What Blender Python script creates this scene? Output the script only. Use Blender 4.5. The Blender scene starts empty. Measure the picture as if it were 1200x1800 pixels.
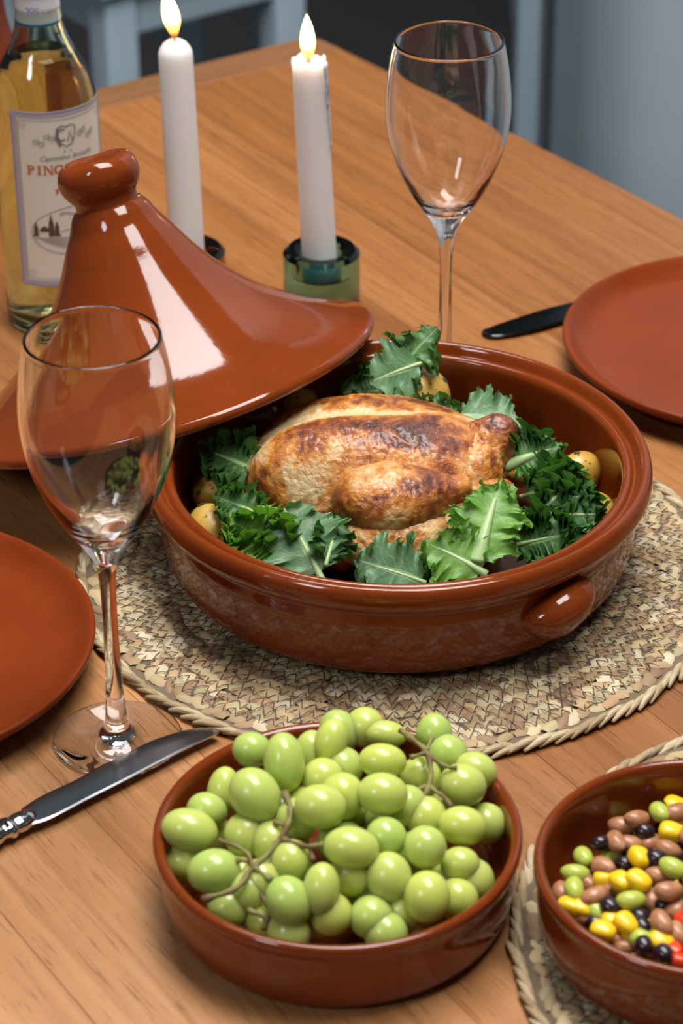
import bpy, bmesh, math, random
import numpy as np
from mathutils import Matrix, Vector

random.seed(7)
rng = np.random.default_rng(11)
scene = bpy.context.scene
COL = scene.collection
PI = math.pi

# ------------------------------------------------------------------ camera
CAM_H = 0.85
FPX = 4670.0
PITCH = math.radians(31.35)
ROLL = math.radians(0.5)
_fw = np.array([0, math.cos(PITCH), -math.sin(PITCH)])
_up = np.array([0, math.sin(PITCH), math.cos(PITCH)])
_ri = np.array([1.0, 0, 0])
CR = math.cos(ROLL) * _ri - math.sin(ROLL) * _up
CU = math.sin(ROLL) * _ri + math.cos(ROLL) * _up
CF = _fw
cam_d = bpy.data.cameras.new('camera')
cam_d.sensor_fit = 'VERTICAL'
cam_d.sensor_height = 36.0
cam_d.sensor_width = 24.0
cam_d.lens = FPX / 1800 * 36.0
cam_d.clip_start = 0.05
cam_d.dof.use_dof = True
cam_d.dof.focus_distance = 1.50
cam_d.dof.aperture_fstop = 10.0
cam = bpy.data.objects.new('camera', cam_d)
COL.objects.link(cam)
m3 = Matrix((CR.tolist(), CU.tolist(), (-CF).tolist())).transposed()
cam.matrix_world = Matrix.Translation((0, 0, CAM_H)) @ m3.to_4x4()
scene.camera = cam


def at(px, py, z):
    """World point at height z seen at a measured spot of the photograph."""
    d = CF + (px - 600) / FPX * CR - (py - 900) / FPX * CU
    return d * ((z - CAM_H) / d[2]) + np.array([0, 0, CAM_H])


# ------------------------------------------------------------------ world, light, exposure
world = bpy.data.worlds.new('world')
scene.world = world
world.use_nodes = True
bg = world.node_tree.nodes['Background']
bg.inputs[0].default_value = (0.80, 0.90, 1.0, 1)
bg.inputs[1].default_value = 0.04


def area_light(name, loc, target, sx, sy, power, color):
    d = bpy.data.lights.new(name, 'AREA')
    d.shape = 'RECTANGLE'
    d.size = sx
    d.size_y = sy
    d.energy = power
    d.color = color
    o = bpy.data.objects.new(name, d)
    COL.objects.link(o)
    o.location = loc
    v = Vector(target) - Vector(loc)
    o.rotation_euler = v.to_track_quat('-Z', 'Y').to_euler()
    return o


# roof window above the table
SKY = area_light('skylight_window', (0.16, 1.68, 2.6), (0.16, 1.6799, 0.0), 1.05, 2.35, 82, (1.0, 0.985, 0.965))
SKY.rotation_euler = (0, 0, math.radians(33))
# small window on the camera side of the room
SIDE = area_light('garden_window', (-1.5, -0.4, 1.9), (0.0, 1.6, 0.0), 0.5, 0.7, 11, (0.93, 0.96, 1.0))

scene.view_settings.view_transform = 'Standard'
scene.view_settings.look = 'None'
scene.view_settings.gamma = 1.0
scene.view_settings.use_curve_mapping = False
scene.view_settings.exposure = 0.66
scene.cycles.max_bounces = 16
scene.cycles.transmission_bounces = 16
scene.cycles.glossy_bounces = 6

# ------------------------------------------------------------------ helpers


def tag(o, label=None, cat=None, group=None, kind=None):
    if label:
        o['label'] = label
    if cat:
        o['category'] = cat
    if group:
        o['group'] = group
    if kind:
        o['kind'] = kind
    return o


def empty(name, loc=(0, 0, 0), rot=(0, 0, 0)):
    o = bpy.data.objects.new(name, None)
    o.empty_display_size = 0.02
    COL.objects.link(o)
    o.location = loc
    o.rotation_euler = rot
    return o


def make_mesh(name, verts, faces, mat=None, smooth=True, sharp=None, uv=None, colors=None):
    me = bpy.data.meshes.new(name)
    me.from_pydata([tuple(map(float, v)) for v in verts], [], [tuple(int(i) for i in f) for f in faces])
    if smooth:
        me.polygons.foreach_set('use_smooth', [True] * len(me.polygons))
    if sharp is not None:
        me.set_sharp_from_angle(angle=math.radians(sharp))
    if uv is not None:
        l = me.uv_layers.new(name='UVMap')
        vi = np.empty(len(me.loops), dtype=np.int32)
        me.loops.foreach_get('vertex_index', vi)
        l.data.foreach_set('uv', np.asarray(uv, dtype=np.float32)[vi].ravel())
    if colors is not None:
        a = me.color_attributes.new('col', 'FLOAT_COLOR', 'POINT')
        c = np.ones((len(verts), 4), dtype=np.float32)
        c[:, :3] = colors
        a.data.foreach_set('color', c.ravel())
    me.update()
    if mat:
        me.materials.append(mat)
    return me


def add(name, me, parent=None, loc=(0, 0, 0), rot=(0, 0, 0), scale=(1, 1, 1)):
    o = bpy.data.objects.new(name, me)
    COL.objects.link(o)
    o.parent = parent
    o.location = tuple(map(float, loc))
    o.rotation_euler = rot
    o.scale = scale
    return o


def obj(name, verts, faces, mat, parent=None, loc=(0, 0, 0), rot=(0, 0, 0), **kw):
    return add(name, make_mesh(name, verts, faces, mat, **kw), parent, loc, rot)


def lathe(profile, seg=96, arc=None):
    """Closed solid of revolution; the profile may start or end on the axis."""
    V, F = [], []
    rows = []
    for r, z in profile:
        if abs(r) < 1e-7:
            rows.append([len(V)])
            V.append((0, 0, z))
        else:
            rows.append(list(range(len(V), len(V) + seg)))
            for k in range(seg):
                a = 2 * PI * k / seg
                V.append((r * math.cos(a), r * math.sin(a), z))
    for a, b in zip(rows[:-1], rows[1:]):
        for k in range(seg):
            k2 = (k + 1) % seg
            if len(a) == 1 and len(b) == 1:
                continue
            if len(a) == 1:
                F.append((a[0], b[k2], b[k]))
            elif len(b) == 1:
                F.append((a[k], a[k2], b[0]))
            else:
                F.append((a[k], a[k2], b[k2], b[k]))
    return V, F


def spline(pts, n=6):
    """Catmull-Rom through the given points (any dimension)."""
    P = np.asarray(pts, float)
    Q = np.vstack([2 * P[0] - P[1], P, 2 * P[-1] - P[-2]])
    out = []
    for i in range(1, len(Q) - 2):
        p0, p1, p2, p3 = Q[i - 1], Q[i], Q[i + 1], Q[i + 2]
        for k in range(n):
            t = k / n
            out.append(0.5 * ((2 * p1) + (-p0 + p2) * t + (2 * p0 - 5 * p1 + 4 * p2 - p3) * t * t + (-p0 + 3 * p1 - 3 * p2 + p3) * t ** 3))
    out.append(P[-1])
    return np.array(out)


def tube(pts, rad, seg=8, flat=1.0):
    P = np.asarray(pts, float)
    n = len(P)
    rad = np.broadcast_to(np.asarray(rad, float), (n,))
    T = np.gradient(P, axis=0)
    T /= np.linalg.norm(T, axis=1)[:, None] + 1e-12
    ref = np.array([0, 0, 1.0]) if abs(T[0][2]) < 0.9 else np.array([1.0, 0, 0])
    V, F = [], []
    nrm = np.cross(T[0], ref)
    nrm /= np.linalg.norm(nrm)
    for i in range(n):
        nrm = nrm - T[i] * (nrm @ T[i])
        nrm /= np.linalg.norm(nrm) + 1e-12
        b = np.cross(T[i], nrm)
        for k in range(seg):
            a = 2 * PI * k / seg
            V.append(P[i] + rad[i] * (math.cos(a) * nrm + flat * math.sin(a) * b))
    for i in range(n - 1):
        for k in range(seg):
            k2 = (k + 1) % seg
            F.append((i * seg + k, i * seg + k2, (i + 1) * seg + k2, (i + 1) * seg + k))
    F.append(tuple(range(seg))[::-1])
    F.append(tuple((n - 1) * seg + k for k in range(seg)))
    return V, F


def join(*vf):
    V, F = [], []
    for v, f in vf:
        o = len(V)
        V += list(v)
        F += [tuple(i + o for i in q) for q in f]
    return V, F


def box(x0, x1, y0, y1, z0, z1, bev=0.0):
    bm = bmesh.new()
    bmesh.ops.create_cube(bm, size=1)
    for v in bm.verts:
        v.co = Vector(((x0 + x1) / 2 + v.co.x * (x1 - x0), (y0 + y1) / 2 + v.co.y * (y1 - y0), (z0 + z1) / 2 + v.co.z * (z1 - z0)))
    if bev > 0:
        bmesh.ops.bevel(bm, geom=bm.edges[:], offset=bev, segments=2, profile=0.7, affect='EDGES')
    bm.verts.index_update()
    V = [tuple(v.co) for v in bm.verts]
    F = [tuple(v.index for v in f.verts) for f in bm.faces]
    bm.free()
    return V, F


def prism(poly, z0, z1, inset=0.0):
    """Extruded polygon, with a small top bevel."""
    n = len(poly)
    P = np.asarray(poly, float)
    V = [(p[0], p[1], z0) for p in P]
    c = P.mean(0)
    if inset > 0:
        V += [(p[0], p[1], z1 - inset) for p in P]
        d = np.roll(P, -1, 0) - np.roll(P, 1, 0)
        nn = np.stack([-d[:, 1], d[:, 0]], 1)
        nn /= np.linalg.norm(nn, axis=1)[:, None] + 1e-12
        area = 0.5 * np.sum(P[:, 0] * np.roll(P[:, 1], -1) - np.roll(P[:, 0], -1) * P[:, 1])
        if area < 0:
            nn = -nn
        Q = P + nn * inset
        V += [(p[0], p[1], z1) for p in Q]
        L = 3
    else:
        V += [(p[0], p[1], z1) for p in P]
        L = 2
    F = []
    for l in range(L - 1):
        for k in range(n):
            k2 = (k + 1) % n
            F.append((l * n + k, l * n + k2, (l + 1) * n + k2, (l + 1) * n + k))
    F.append(tuple(range(n))[::-1])
    F.append(tuple((L - 1) * n + k for k in range(n)))
    return V, F


def _hash(i, j, k, s):
    h = (i * 374761393 + j * 668265263 + k * 2147483647 + s * 1274126177) & 0xFFFFFFFF
    h = ((h ^ (h >> 13)) * 1103515245) & 0xFFFFFFFF
    h = ((h ^ (h >> 16)) * 2246822519) & 0xFFFFFFFF
    return ((h ^ (h >> 15)) & 0xFFFFFF) / float(0xFFFFFF)


def vnoise(P, scale, seed=0):
    Q = np.asarray(P, float) * scale
    i = np.floor(Q).astype(np.int64)
    f = Q - i
    f = f * f * (3 - 2 * f)
    out = 0
    for dx in (0, 1):
        for dy in (0, 1):
            for dz in (0, 1):
                w = (f[:, 0] if dx else 1 - f[:, 0]) * (f[:, 1] if dy else 1 - f[:, 1]) * (f[:, 2] if dz else 1 - f[:, 2])
                out = out + w * _hash(i[:, 0] + dx, i[:, 1] + dy, i[:, 2] + dz, seed)
    return out * 2 - 1


def fbm(P, scale, octs=4, seed=0, gain=0.5):
    out, a, tot = 0, 1.0, 0
    for o in range(octs):
        out = out + a * vnoise(P, scale * 2 ** o, seed + o * 17)
        tot += a
        a *= gain
    return out / tot


_ico = {}


def ico(sub):
    if sub not in _ico:
        bm = bmesh.new()
        bmesh.ops.create_icosphere(bm, subdivisions=sub, radius=1)
        bm.verts.index_update()
        _ico[sub] = (np.array([v.co[:] for v in bm.verts]), [tuple(v.index for v in f.verts) for f in bm.faces])
        bm.free()
    V, F = _ico[sub]
    return V / np.linalg.norm(V, axis=1)[:, None], F


def sd_ell(P, c, r):
    q = (P - np.asarray(c)) / np.asarray(r)
    k0 = np.linalg.norm(q, axis=1)
    k1 = np.linalg.norm(q / np.asarray(r), axis=1) + 1e-9
    return k0 * (k0 - 1) / k1


def sd_caps(P, a, b, ra, rb):
    a, b = np.asarray(a, float), np.asarray(b, float)
    ab = b - a
    t = np.clip((P - a) @ ab / (ab @ ab), 0, 1)
    return np.linalg.norm(P - (a + t[:, None] * ab), axis=1) - (ra + (rb - ra) * t)


def smin(ds, k):
    out = ds[0]
    for d in ds[1:]:
        h = np.clip(0.5 + 0.5 * (d - out) / k, 0, 1)
        out = d * (1 - h) + out * h - k * h * (1 - h)
    return out


def star(fn, center, sub, rmax):
    """Mesh of a star-shaped solid given by a distance function."""
    D, F = ico(sub)
    c = np.asarray(center, float)
    lo = np.zeros(len(D))
    hi = np.full(len(D), rmax)
    # march outwards so the first crossing counts
    steps = 48
    found = np.zeros(len(D), bool)
    for s in range(1, steps + 1):
        r = rmax * s / steps
        v = fn(c + D * r)
        new = (v > 0) & ~found
        hi[new] = r
        lo[new] = rmax * (s - 1) / steps
        found |= new
    for _ in range(14):
        mid = (lo + hi) / 2
        v = fn(c + D * mid[:, None])
        ins = v < 0
        lo[ins] = mid[ins]
        hi[~ins] = mid[~ins]
    return c + D * ((lo + hi) / 2)[:, None], F


def normals(V, F):
    V = np.asarray(V, float)
    Fa = np.array([f[:3] for f in F])
    n = np.cross(V[Fa[:, 1]] - V[Fa[:, 0]], V[Fa[:, 2]] - V[Fa[:, 0]])
    N = np.zeros_like(V)
    for k in range(3):
        np.add.at(N, Fa[:, k], n)
    return N / (np.linalg.norm(N, axis=1)[:, None] + 1e-12)


# ------------------------------------------------------------------ materials
def mat(name, color=(0.5, 0.5, 0.5), rough=0.5, **kw):
    m = bpy.data.materials.new(name)
    m.use_nodes = True
    b = m.node_tree.nodes['Principled BSDF']
    b.inputs['Base Color'].default_value = (*color, 1)
    b.inputs['Roughness'].default_value = rough
    names = {'metal': 'Metallic', 'trans': 'Transmission Weight', 'ior': 'IOR', 'sss': 'Subsurface Weight', 'sss_r': 'Subsurface Radius',
             'sss_s': 'Subsurface Scale', 'coat': 'Coat Weight', 'coat_r': 'Coat Roughness', 'spec': 'Specular IOR Level', 'emit': 'Emission Color', 'emit_s': 'Emission Strength', 'sheen': 'Sheen Weight'}
    for k, v in kw.items():
        if k in ('emit',):
            v = (*v, 1)
        b.inputs[names[k]].default_value = v
    return m


class NT:
    def __init__(self, m):
        self.t = m.node_tree
        self.b = self.t.nodes['Principled BSDF']

    def n(self, kind, **kw):
        nd = self.t.nodes.new(kind)
        for k, v in kw.items():
            if k.startswith('i_'):
                nd.inputs[int(k[2:])].default_value = v
            elif k.startswith('I_'):
                nd.inputs[k[2:].replace('_', ' ')].default_value = v
            else:
                setattr(nd, k, v)
        return nd

    def l(self, a, b):
        self.t.links.new(a, b)

    def ramp(self, src, stops):
        r = self.n('ShaderNodeValToRGB')
        e = r.color_ramp.elements
        while len(e) < len(stops):
            e.new(0.5)
        for q, (p, c) in zip(e, stops):
            q.position = p
            q.color = (*c, 1) if len(c) == 3 else c
        self.l(src, r.inputs[0])
        return r.outputs[0]

    def mix(self, a, b, fac, mode='MIX'):
        x = self.n('ShaderNodeMix', data_type='RGBA', blend_type=mode)
        for k, s in ((0, fac), (6, a), (7, b)):
            if isinstance(s, (int, float)):
                x.inputs[k].default_value = s
            elif isinstance(s, tuple):
                x.inputs[k].default_value = (*s, 1)
            else:
                self.l(s, x.inputs[k])
        return x.outputs[2]

    def coords(self, scale=(1, 1, 1), kind='Object', rand=False):
        tc = self.n('ShaderNodeTexCoord')
        out = tc.outputs[kind]
        if rand:
            oi = self.n('ShaderNodeObjectInfo')
            mu = self.n('ShaderNodeMath', operation='MULTIPLY')
            mu.inputs[1].default_value = 37.0
            self.l(oi.outputs['Random'], mu.inputs[0])
            ad = self.n('ShaderNodeVectorMath', operation='ADD')
            self.l(out, ad.inputs[0])
            self.l(mu.outputs[0], ad.inputs[1])
            out = ad.outputs[0]
        mp = self.n('ShaderNodeMapping')
        mp.inputs['Scale'].default_value = scale
        self.l(out, mp.inputs[0])
        return mp.outputs[0]

    def noise(self, vec, scale, detail=3, rough=0.5, dist=0.0):
        x = self.n('ShaderNodeTexNoise')
        x.inputs['Scale'].default_value = scale
        x.inputs['Detail'].default_value = detail
        x.inputs['Roughness'].default_value = rough
        x.inputs['Distortion'].default_value = dist
        self.l(vec, x.inputs['Vector'])
        return x.outputs[0]

    def bump(self, h, strength, dist=0.001):
        x = self.n('ShaderNodeBump')
        x.inputs['Strength'].default_value = strength
        x.inputs['Distance'].default_value = dist
        self.l(h, x.inputs['Height'])
        self.l(x.outputs[0], self.b.inputs['Normal'])


def wood_mat(name, dark, mid, light, rough=0.40):
    m = mat(name, mid, rough, spec=0.35)
    t = NT(m)
    c1 = t.coords((2.2, 38, 38), rand=True)
    c2 = t.coords((0.9, 9, 9), rand=True)
    c3 = t.coords((42, 950, 950), rand=True)
    c4 = t.coords((2.6, 150, 150), rand=True)
    fine = t.noise(c4, 1.0, 3, 0.6, 0.5)
    a = t.noise(c1, 1.0, 4, 0.6, 0.6)
    b = t.noise(c2, 1.0, 3, 0.5, 1.2)
    p = t.noise(c3, 1.0, 2, 0.5)
    col = t.ramp(a, [(0.25, dark), (0.5, mid), (0.75, light)])
    col2 = t.ramp(b, [(0.3, dark), (0.55, mid), (0.8, light)])
    c = t.mix(col, col2, 0.5)
    oi = t.n('ShaderNodeObjectInfo')
    tone = t.ramp(oi.outputs['Random'], [(0.0, (0.80, 0.79, 0.77)), (0.5, (1.0, 1.0, 1.0)), (1.0, (1.12, 1.14, 1.16))])
    c = t.mix(c, tone, 1.0, 'MULTIPLY')
    band = t.ramp(fine, [(0.32, (0.80, 0.76, 0.72)), (0.5, (1, 1, 1)), (0.7, (1.07, 1.08, 1.10))])
    c = t.mix(c, band, 0.9, 'MULTIPLY')
    pores = t.ramp(p, [(0.30, (0.42, 0.36, 0.32)), (0.40, (1, 1, 1))])
    c = t.mix(c, pores, 0.75, 'MULTIPLY')
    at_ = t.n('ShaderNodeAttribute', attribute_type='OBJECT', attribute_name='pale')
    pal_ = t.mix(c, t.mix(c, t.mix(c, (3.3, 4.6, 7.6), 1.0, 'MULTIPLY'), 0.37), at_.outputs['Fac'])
    t.l(pal_, t.b.inputs['Base Color'])
    t.bump(p, 0.12, 0.0006)
    return m


M = {}
M['wood'] = wood_mat('teak_wood', (0.185, 0.062, 0.0150), (0.285, 0.107, 0.0285), (0.370, 0.158, 0.050))
M['wood_end'] = wood_mat('teak_end_board', (0.19, 0.080, 0.030), (0.27, 0.125, 0.052), (0.34, 0.170, 0.080))  # pinker than the boards: grazing reflection and turned grain put into the colour


def clay(name, c, rough, bump=0.05, coat=0.0, spots=0.35, spec=0.45):
    m = mat(name, c, rough, spec=spec, coat=coat, coat_r=0.05)
    t = NT(m)
    v = t.coords((1, 1, 1))
    n1 = t.noise(v, 22, 4, 0.55)
    n2 = t.noise(v, 900, 2, 0.5)
    d = tuple(x * 0.88 for x in c)
    h = tuple(min(1, x * 1.09) for x in c)
    col = t.ramp(n1, [(0.3, d), (0.55, c), (0.8, h)])
    sp = t.ramp(n2, [(0.27, (0.62, 0.58, 0.55)), (0.36, (1, 1, 1)), (0.70, (1, 1, 1)), (0.78, (1.25, 1.3, 1.35))])
    col = t.mix(col, sp, spots, 'MULTIPLY')
    t.l(col, t.b.inputs['Base Color'])
    n3 = t.noise(v, 130, 3, 0.6)
    t.bump(n3, bump, 0.002)
    return m


M['glaze'] = clay('glazed_terracotta', (0.192, 0.0345, 0.0054), 0.08, 0.035)
M['glaze_dark'] = clay('glazed_terracotta_bowl', (0.168, 0.030, 0.0048), 0.10, 0.035)
M['plate'] = clay('satin_terracotta', (0.198, 0.0330, 0.0066), 0.20, 0.03, 0.0, 0.35, 0.16)
M['glass'] = mat('clear_glass', (1, 1, 1), 0.0, trans=1.0, ior=1.48)
M['bottle'] = mat('pale_green_glass', (0.88, 0.94, 0.80), 0.0, trans=1.0, ior=1.5)
M['wine'] = mat('white_wine', (0.91, 0.94, 0.66), 0.0, trans=1.0, ior=1.34)
M['teal'] = mat('teal_glass', (0.20, 0.60, 0.64), 0.0, trans=1.0, ior=1.5)
M['amber'] = mat('amber_glass', (0.55, 0.22, 0.06), 0.02, trans=1.0, ior=1.5)
M['wax'] = mat('white_wax', (0.95, 0.965, 0.985), 0.4, sss=1.0, sss_r=(1.0, 0.85, 0.7), sss_s=0.02)
M['wick'] = mat('burnt_wick', (0.02, 0.015, 0.012), 0.9)
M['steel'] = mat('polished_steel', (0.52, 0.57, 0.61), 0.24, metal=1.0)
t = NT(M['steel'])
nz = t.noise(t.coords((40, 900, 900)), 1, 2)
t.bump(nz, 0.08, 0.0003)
M['steel_dark_refl'] = mat('steel_dark_reflection', (0.030, 0.034, 0.036), 0.16, metal=1.0)  # ordinary steel; the dark room it mirrors is put into the base colour
M['silver'] = mat('silver_handle', (0.62, 0.63, 0.64), 0.12, metal=1.0)
M['capsule'] = mat('white_paper_band', (0.74, 0.78, 0.84), 0.5)
M['paper'] = mat('cream_label_paper', (0.84, 0.82, 0.70), 0.6)
M['ink_orange'] = mat('orange_ink', (0.62, 0.16, 0.045), 0.6)
M['ink_grey'] = mat('grey_ink', (0.20, 0.18, 0.20), 0.6)
M['ink_brown'] = mat('brown_ink', (0.12, 0.075, 0.055), 0.6)
M['ink_pale'] = mat('pale_lilac_ink', (0.48, 0.45, 0.52), 0.6)
M['ink_mid'] = mat('warm_grey_ink', (0.42, 0.37, 0.36), 0.6)
M['ink_blue'] = mat('violet_blue_ink', (0.26, 0.29, 0.55), 0.6)
M['ink_teal'] = mat('blue_band', (0.02, 0.22, 0.42), 0.4)


def vcol(name, rough, **kw):
    m = mat(name, (0.5, 0.5, 0.5), rough, **kw)
    t = NT(m)
    a = t.n('ShaderNodeVertexColor', layer_name='col')
    t.l(a.outputs[0], t.b.inputs['Base Color'])
    return m, t


M['skin'], t = vcol('roast_skin', 0.30, coat=0.35, coat_r=0.16, sss=0.12, sss_r=(1, 0.4, 0.2), sss_s=0.004, spec=0.55)
v = t.coords()
t.bump(t.noise(v, 420, 4, 0.65, 0.8), 0.75, 0.0014)
M['straw'], t = vcol('seagrass_straw', 0.62)
M['thread'] = mat('dark_thread', (0.045, 0.032, 0.026), 0.8)
M['mat_base'] = mat('mat_underside', (0.16, 0.115, 0.07), 0.9)
M['braid'] = mat('braid_straw', (0.55, 0.42, 0.25), 0.6)
t = NT(M['braid'])
oi = t.n('ShaderNodeObjectInfo')
fib = t.noise(t.coords((60, 900, 900), rand=True), 1, 3)
c_ = t.ramp(oi.outputs['Random'], [(0, (0.30, 0.20, 0.10)), (0.5, (0.43, 0.315, 0.17)), (1, (0.56, 0.45, 0.29))])
f_ = t.ramp(fib, [(0.3, (0.6, 0.55, 0.5)), (0.6, (1.05, 1.05, 1.05))])
t.l(t.mix(c_, f_, 0.8, 'MULTIPLY'), t.b.inputs['Base Color'])
t.bump(fib, 0.4, 0.0008)

M['potato'] = mat('potato_skin', (0.62, 0.42, 0.10), 0.38, sss=0.1, sss_r=(1, 0.6, 0.2), sss_s=0.004)
t = NT(M['potato'])
pn = t.noise(t.coords(rand=True), 60, 3)
pc = t.ramp(pn, [(0.3, (0.46, 0.24, 0.03)), (0.55, (0.62, 0.385, 0.075)), (0.8, (0.72, 0.52, 0.17))])
fl = t.noise(t.coords(rand=True), 330, 2, 0.5)
pf = t.ramp(fl, [(0.30, (0.06, 0.09, 0.02)), (0.36, (1, 1, 1))])
t.l(t.mix(pc, pf, 1.0, 'MULTIPLY'), t.b.inputs['Base Color'])
M['herb'] = mat('chopped_herb', (0.03, 0.075, 0.02), 0.6)


def leaf_mat(name, dark, light, vein, rough=0.42):
    m = mat(name, light, rough, spec=0.4)
    t = NT(m)
    uv = t.n('ShaderNodeUVMap', uv_map='UVMap')
    sep = t.n('ShaderNodeSeparateXYZ')
    t.l(uv.outputs[0], sep.inputs[0])

    def M2(op, a, b=None, c=None):
        x = t.n('ShaderNodeMath', operation=op)
        for k, s in enumerate((a, b, c)):
            if s is None:
                continue
            if isinstance(s, (int, float)):
                x.inputs[k].default_value = s
            else:
                t.l(s, x.inputs[k])
        return x.outputs[0]
    tt = M2('ABSOLUTE', M2('MULTIPLY_ADD', sep.outputs[1], 2.0, -1.0))
    n0 = t.noise(uv.outputs[0], 5, 2)
    ph = M2('SUBTRACT', M2('MULTIPLY', sep.outputs[0], 8.0), M2('MULTIPLY', tt, 3.0))
    ph = M2('ADD', ph, M2('MULTIPLY', n0, 1.2))
    fr = M2('ABSOLUTE', M2('SUBTRACT', M2('FRACT', ph), 0.5))
    lat = M2('LESS_THAN', fr, M2('MULTIPLY_ADD', tt, -0.055, 0.06))
    rib = M2('LESS_THAN', tt, M2('MULTIPLY_ADD', sep.outputs[0], -0.10, 0.12))
    vm = M2('MAXIMUM', M2('MULTIPLY', lat, 0.55), M2('MULTIPLY', rib, 0.9))
    nz = t.noise(t.coords(rand=True), 55, 3, 0.6)
    base = t.ramp(nz, [(0.28, dark), (0.72, light)])
    col = t.mix(base, vein, vm)
    t.l(col, t.b.inputs['Base Color'])
    # a little light passes through the blade
    out = t.t.nodes['Material Output']
    tr = t.n('ShaderNodeBsdfTranslucent')
    t.l(t.mix(col, (1.2, 1.5, 0.5), 1.0, 'MULTIPLY'), tr.inputs[0])
    mx = t.n('ShaderNodeMixShader')
    mx.inputs[0].default_value = 0.22
    t.l(t.b.outputs[0], mx.inputs[1])
    t.l(tr.outputs[0], mx.inputs[2])
    t.l(mx.outputs[0], out.inputs[0])
    t.bump(t.noise(t.coords(rand=True), 260, 3), 0.35, 0.0012)
    return m


M['kale'] = leaf_mat('kale_green', (0.030, 0.105, 0.022), (0.105, 0.250, 0.065), (0.24, 0.40, 0.15))
M['kale_pale'] = leaf_mat('kale_underside', (0.085, 0.190, 0.080), (0.165, 0.310, 0.145), (0.32, 0.48, 0.26))
M['kale_bright'] = leaf_mat('kale_bright', (0.095, 0.240, 0.028), (0.225, 0.440, 0.085), (0.30, 0.44, 0.17))
M['kale_stem'] = mat('kale_stem', (0.40, 0.55, 0.24), 0.4, sss=0.15, sss_r=(0.6, 1, 0.3), sss_s=0.004)

M['grape'] = mat('green_grape', (0.42, 0.48, 0.095), 0.22, sss=0.85, sss_r=(0.9, 1.0, 0.30), sss_s=0.012, spec=0.5)
t = NT(M['grape'])
gn = t.noise(t.coords(rand=True), 70, 3)
oi = t.n('ShaderNodeObjectInfo')
gc = t.ramp(gn, [(0.3, (0.39, 0.47, 0.080)), (0.55, (0.50, 0.57, 0.145)), (0.8, (0.66, 0.70, 0.36))])
gt = t.ramp(oi.outputs['Random'], [(0, (0.84, 0.93, 0.90)), (0.5, (1, 1, 1)), (1, (1.08, 1.03, 0.90))])
t.l(t.mix(gc, gt, 1.0, 'MULTIPLY'), t.b.inputs['Base Color'])
rr = t.ramp(gn, [(0.3, (0.15,) * 3), (0.8, (0.38,) * 3)])
t.l(rr, t.b.inputs['Roughness'])
M['grape_stem'] = mat('grape_stem', (0.26, 0.22, 0.06), 0.6)
t = NT(M['grape_stem'])
sn = t.noise(t.coords(), 90, 3)
t.l(t.ramp(sn, [(0.38, (0.13, 0.065, 0.022)), (0.62, (0.24, 0.22, 0.06))]), t.b.inputs['Base Color'])
M['pinto'] = mat('pinto_bean', (0.40, 0.18, 0.08), 0.33, spec=0.5)
t = NT(M['pinto'])
bn = t.noise(t.coords(rand=True), 160, 3)
t.l(t.ramp(bn, [(0.3, (0.32, 0.125, 0.055)), (0.55, (0.43, 0.19, 0.088)), (0.8, (0.56, 0.32, 0.18))]), t.b.inputs['Base Color'])
M['black_bean'] = mat('black_bean', (0.022, 0.009, 0.016), 0.25, spec=0.6)
M['edamame'] = mat('edamame', (0.44, 0.50, 0.075), 0.3, sss=0.2, sss_r=(0.7, 1, 0.2), sss_s=0.003)
M['corn'] = mat('corn_kernel', (0.86, 0.55, 0.015), 0.28, sss=0.2, sss_r=(1, 0.7, 0.1), sss_s=0.003)
M['pepper'] = mat('red_pepper', (0.68, 0.05, 0.012), 0.25)
M['chair'] = mat('blue_grey_paint', (0.42, 0.53, 0.61), 0.55)
M['floor'] = mat('dark_floor', (0.035, 0.036, 0.040), 0.5)
M['wallgrey'] = mat('grey_wall_paint', (0.47, 0.555, 0.61), 0.6)
M['walldark'] = mat('dark_wall_paint', (0.05, 0.052, 0.056), 0.6)


def flame_mat():
    m = bpy.data.materials.new('candle_flame')
    m.use_nodes = True
    nt = m.node_tree
    nt.nodes.clear()
    out = nt.nodes.new('ShaderNodeOutputMaterial')
    em = nt.nodes.new('ShaderNodeEmission')
    tr = nt.nodes.new('ShaderNodeBsdfTransparent')
    mx = nt.nodes.new('ShaderNodeMixShader')
    tc = nt.nodes.new('ShaderNodeTexCoord')
    sp = nt.nodes.new('ShaderNodeSeparateXYZ')
    mr = nt.nodes.new('ShaderNodeMapRange')
    mr.inputs[1].default_value = 0.0
    mr.inputs[2].default_value = 0.034
    r1 = nt.nodes.new('ShaderNodeValToRGB')
    for p, c in ((0.12, (0.35, 0.10, 0.02)), (0.3, (1.0, 0.36, 0.05)), (0.45, (1.0, 0.66, 0.22)), (0.75, (1.0, 0.80, 0.40)), (1.0, (1.0, 0.62, 0.15))):
        e = r1.color_ramp.elements.new(p)
        e.color = (*c, 1)
    r2 = nt.nodes.new('ShaderNodeValToRGB')
    r2.color_ramp.elements[0].position = 0.0
    r2.color_ramp.elements[0].color = (0.25, 0.25, 0.25, 1)
    r2.color_ramp.elements[1].position = 0.36
    r2.color_ramp.elements[1].color = (1, 1, 1, 1)
    L = nt.links.new
    L(tc.outputs['Object'], sp.inputs[0])
    L(sp.outputs[2], mr.inputs[0])
    L(mr.outputs[0], r1.inputs[0])
    L(mr.outputs[0], r2.inputs[0])
    L(r1.outputs[0], em.inputs[0])
    em.inputs[1].default_value = 6.5
    L(r2.outputs[0], mx.inputs[0])
    L(tr.outputs[0], mx.inputs[1])
    L(em.outputs[0], mx.inputs[2])
    L(mx.outputs[0], out.inputs[0])
    return m


M['flame'] = flame_mat()

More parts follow.
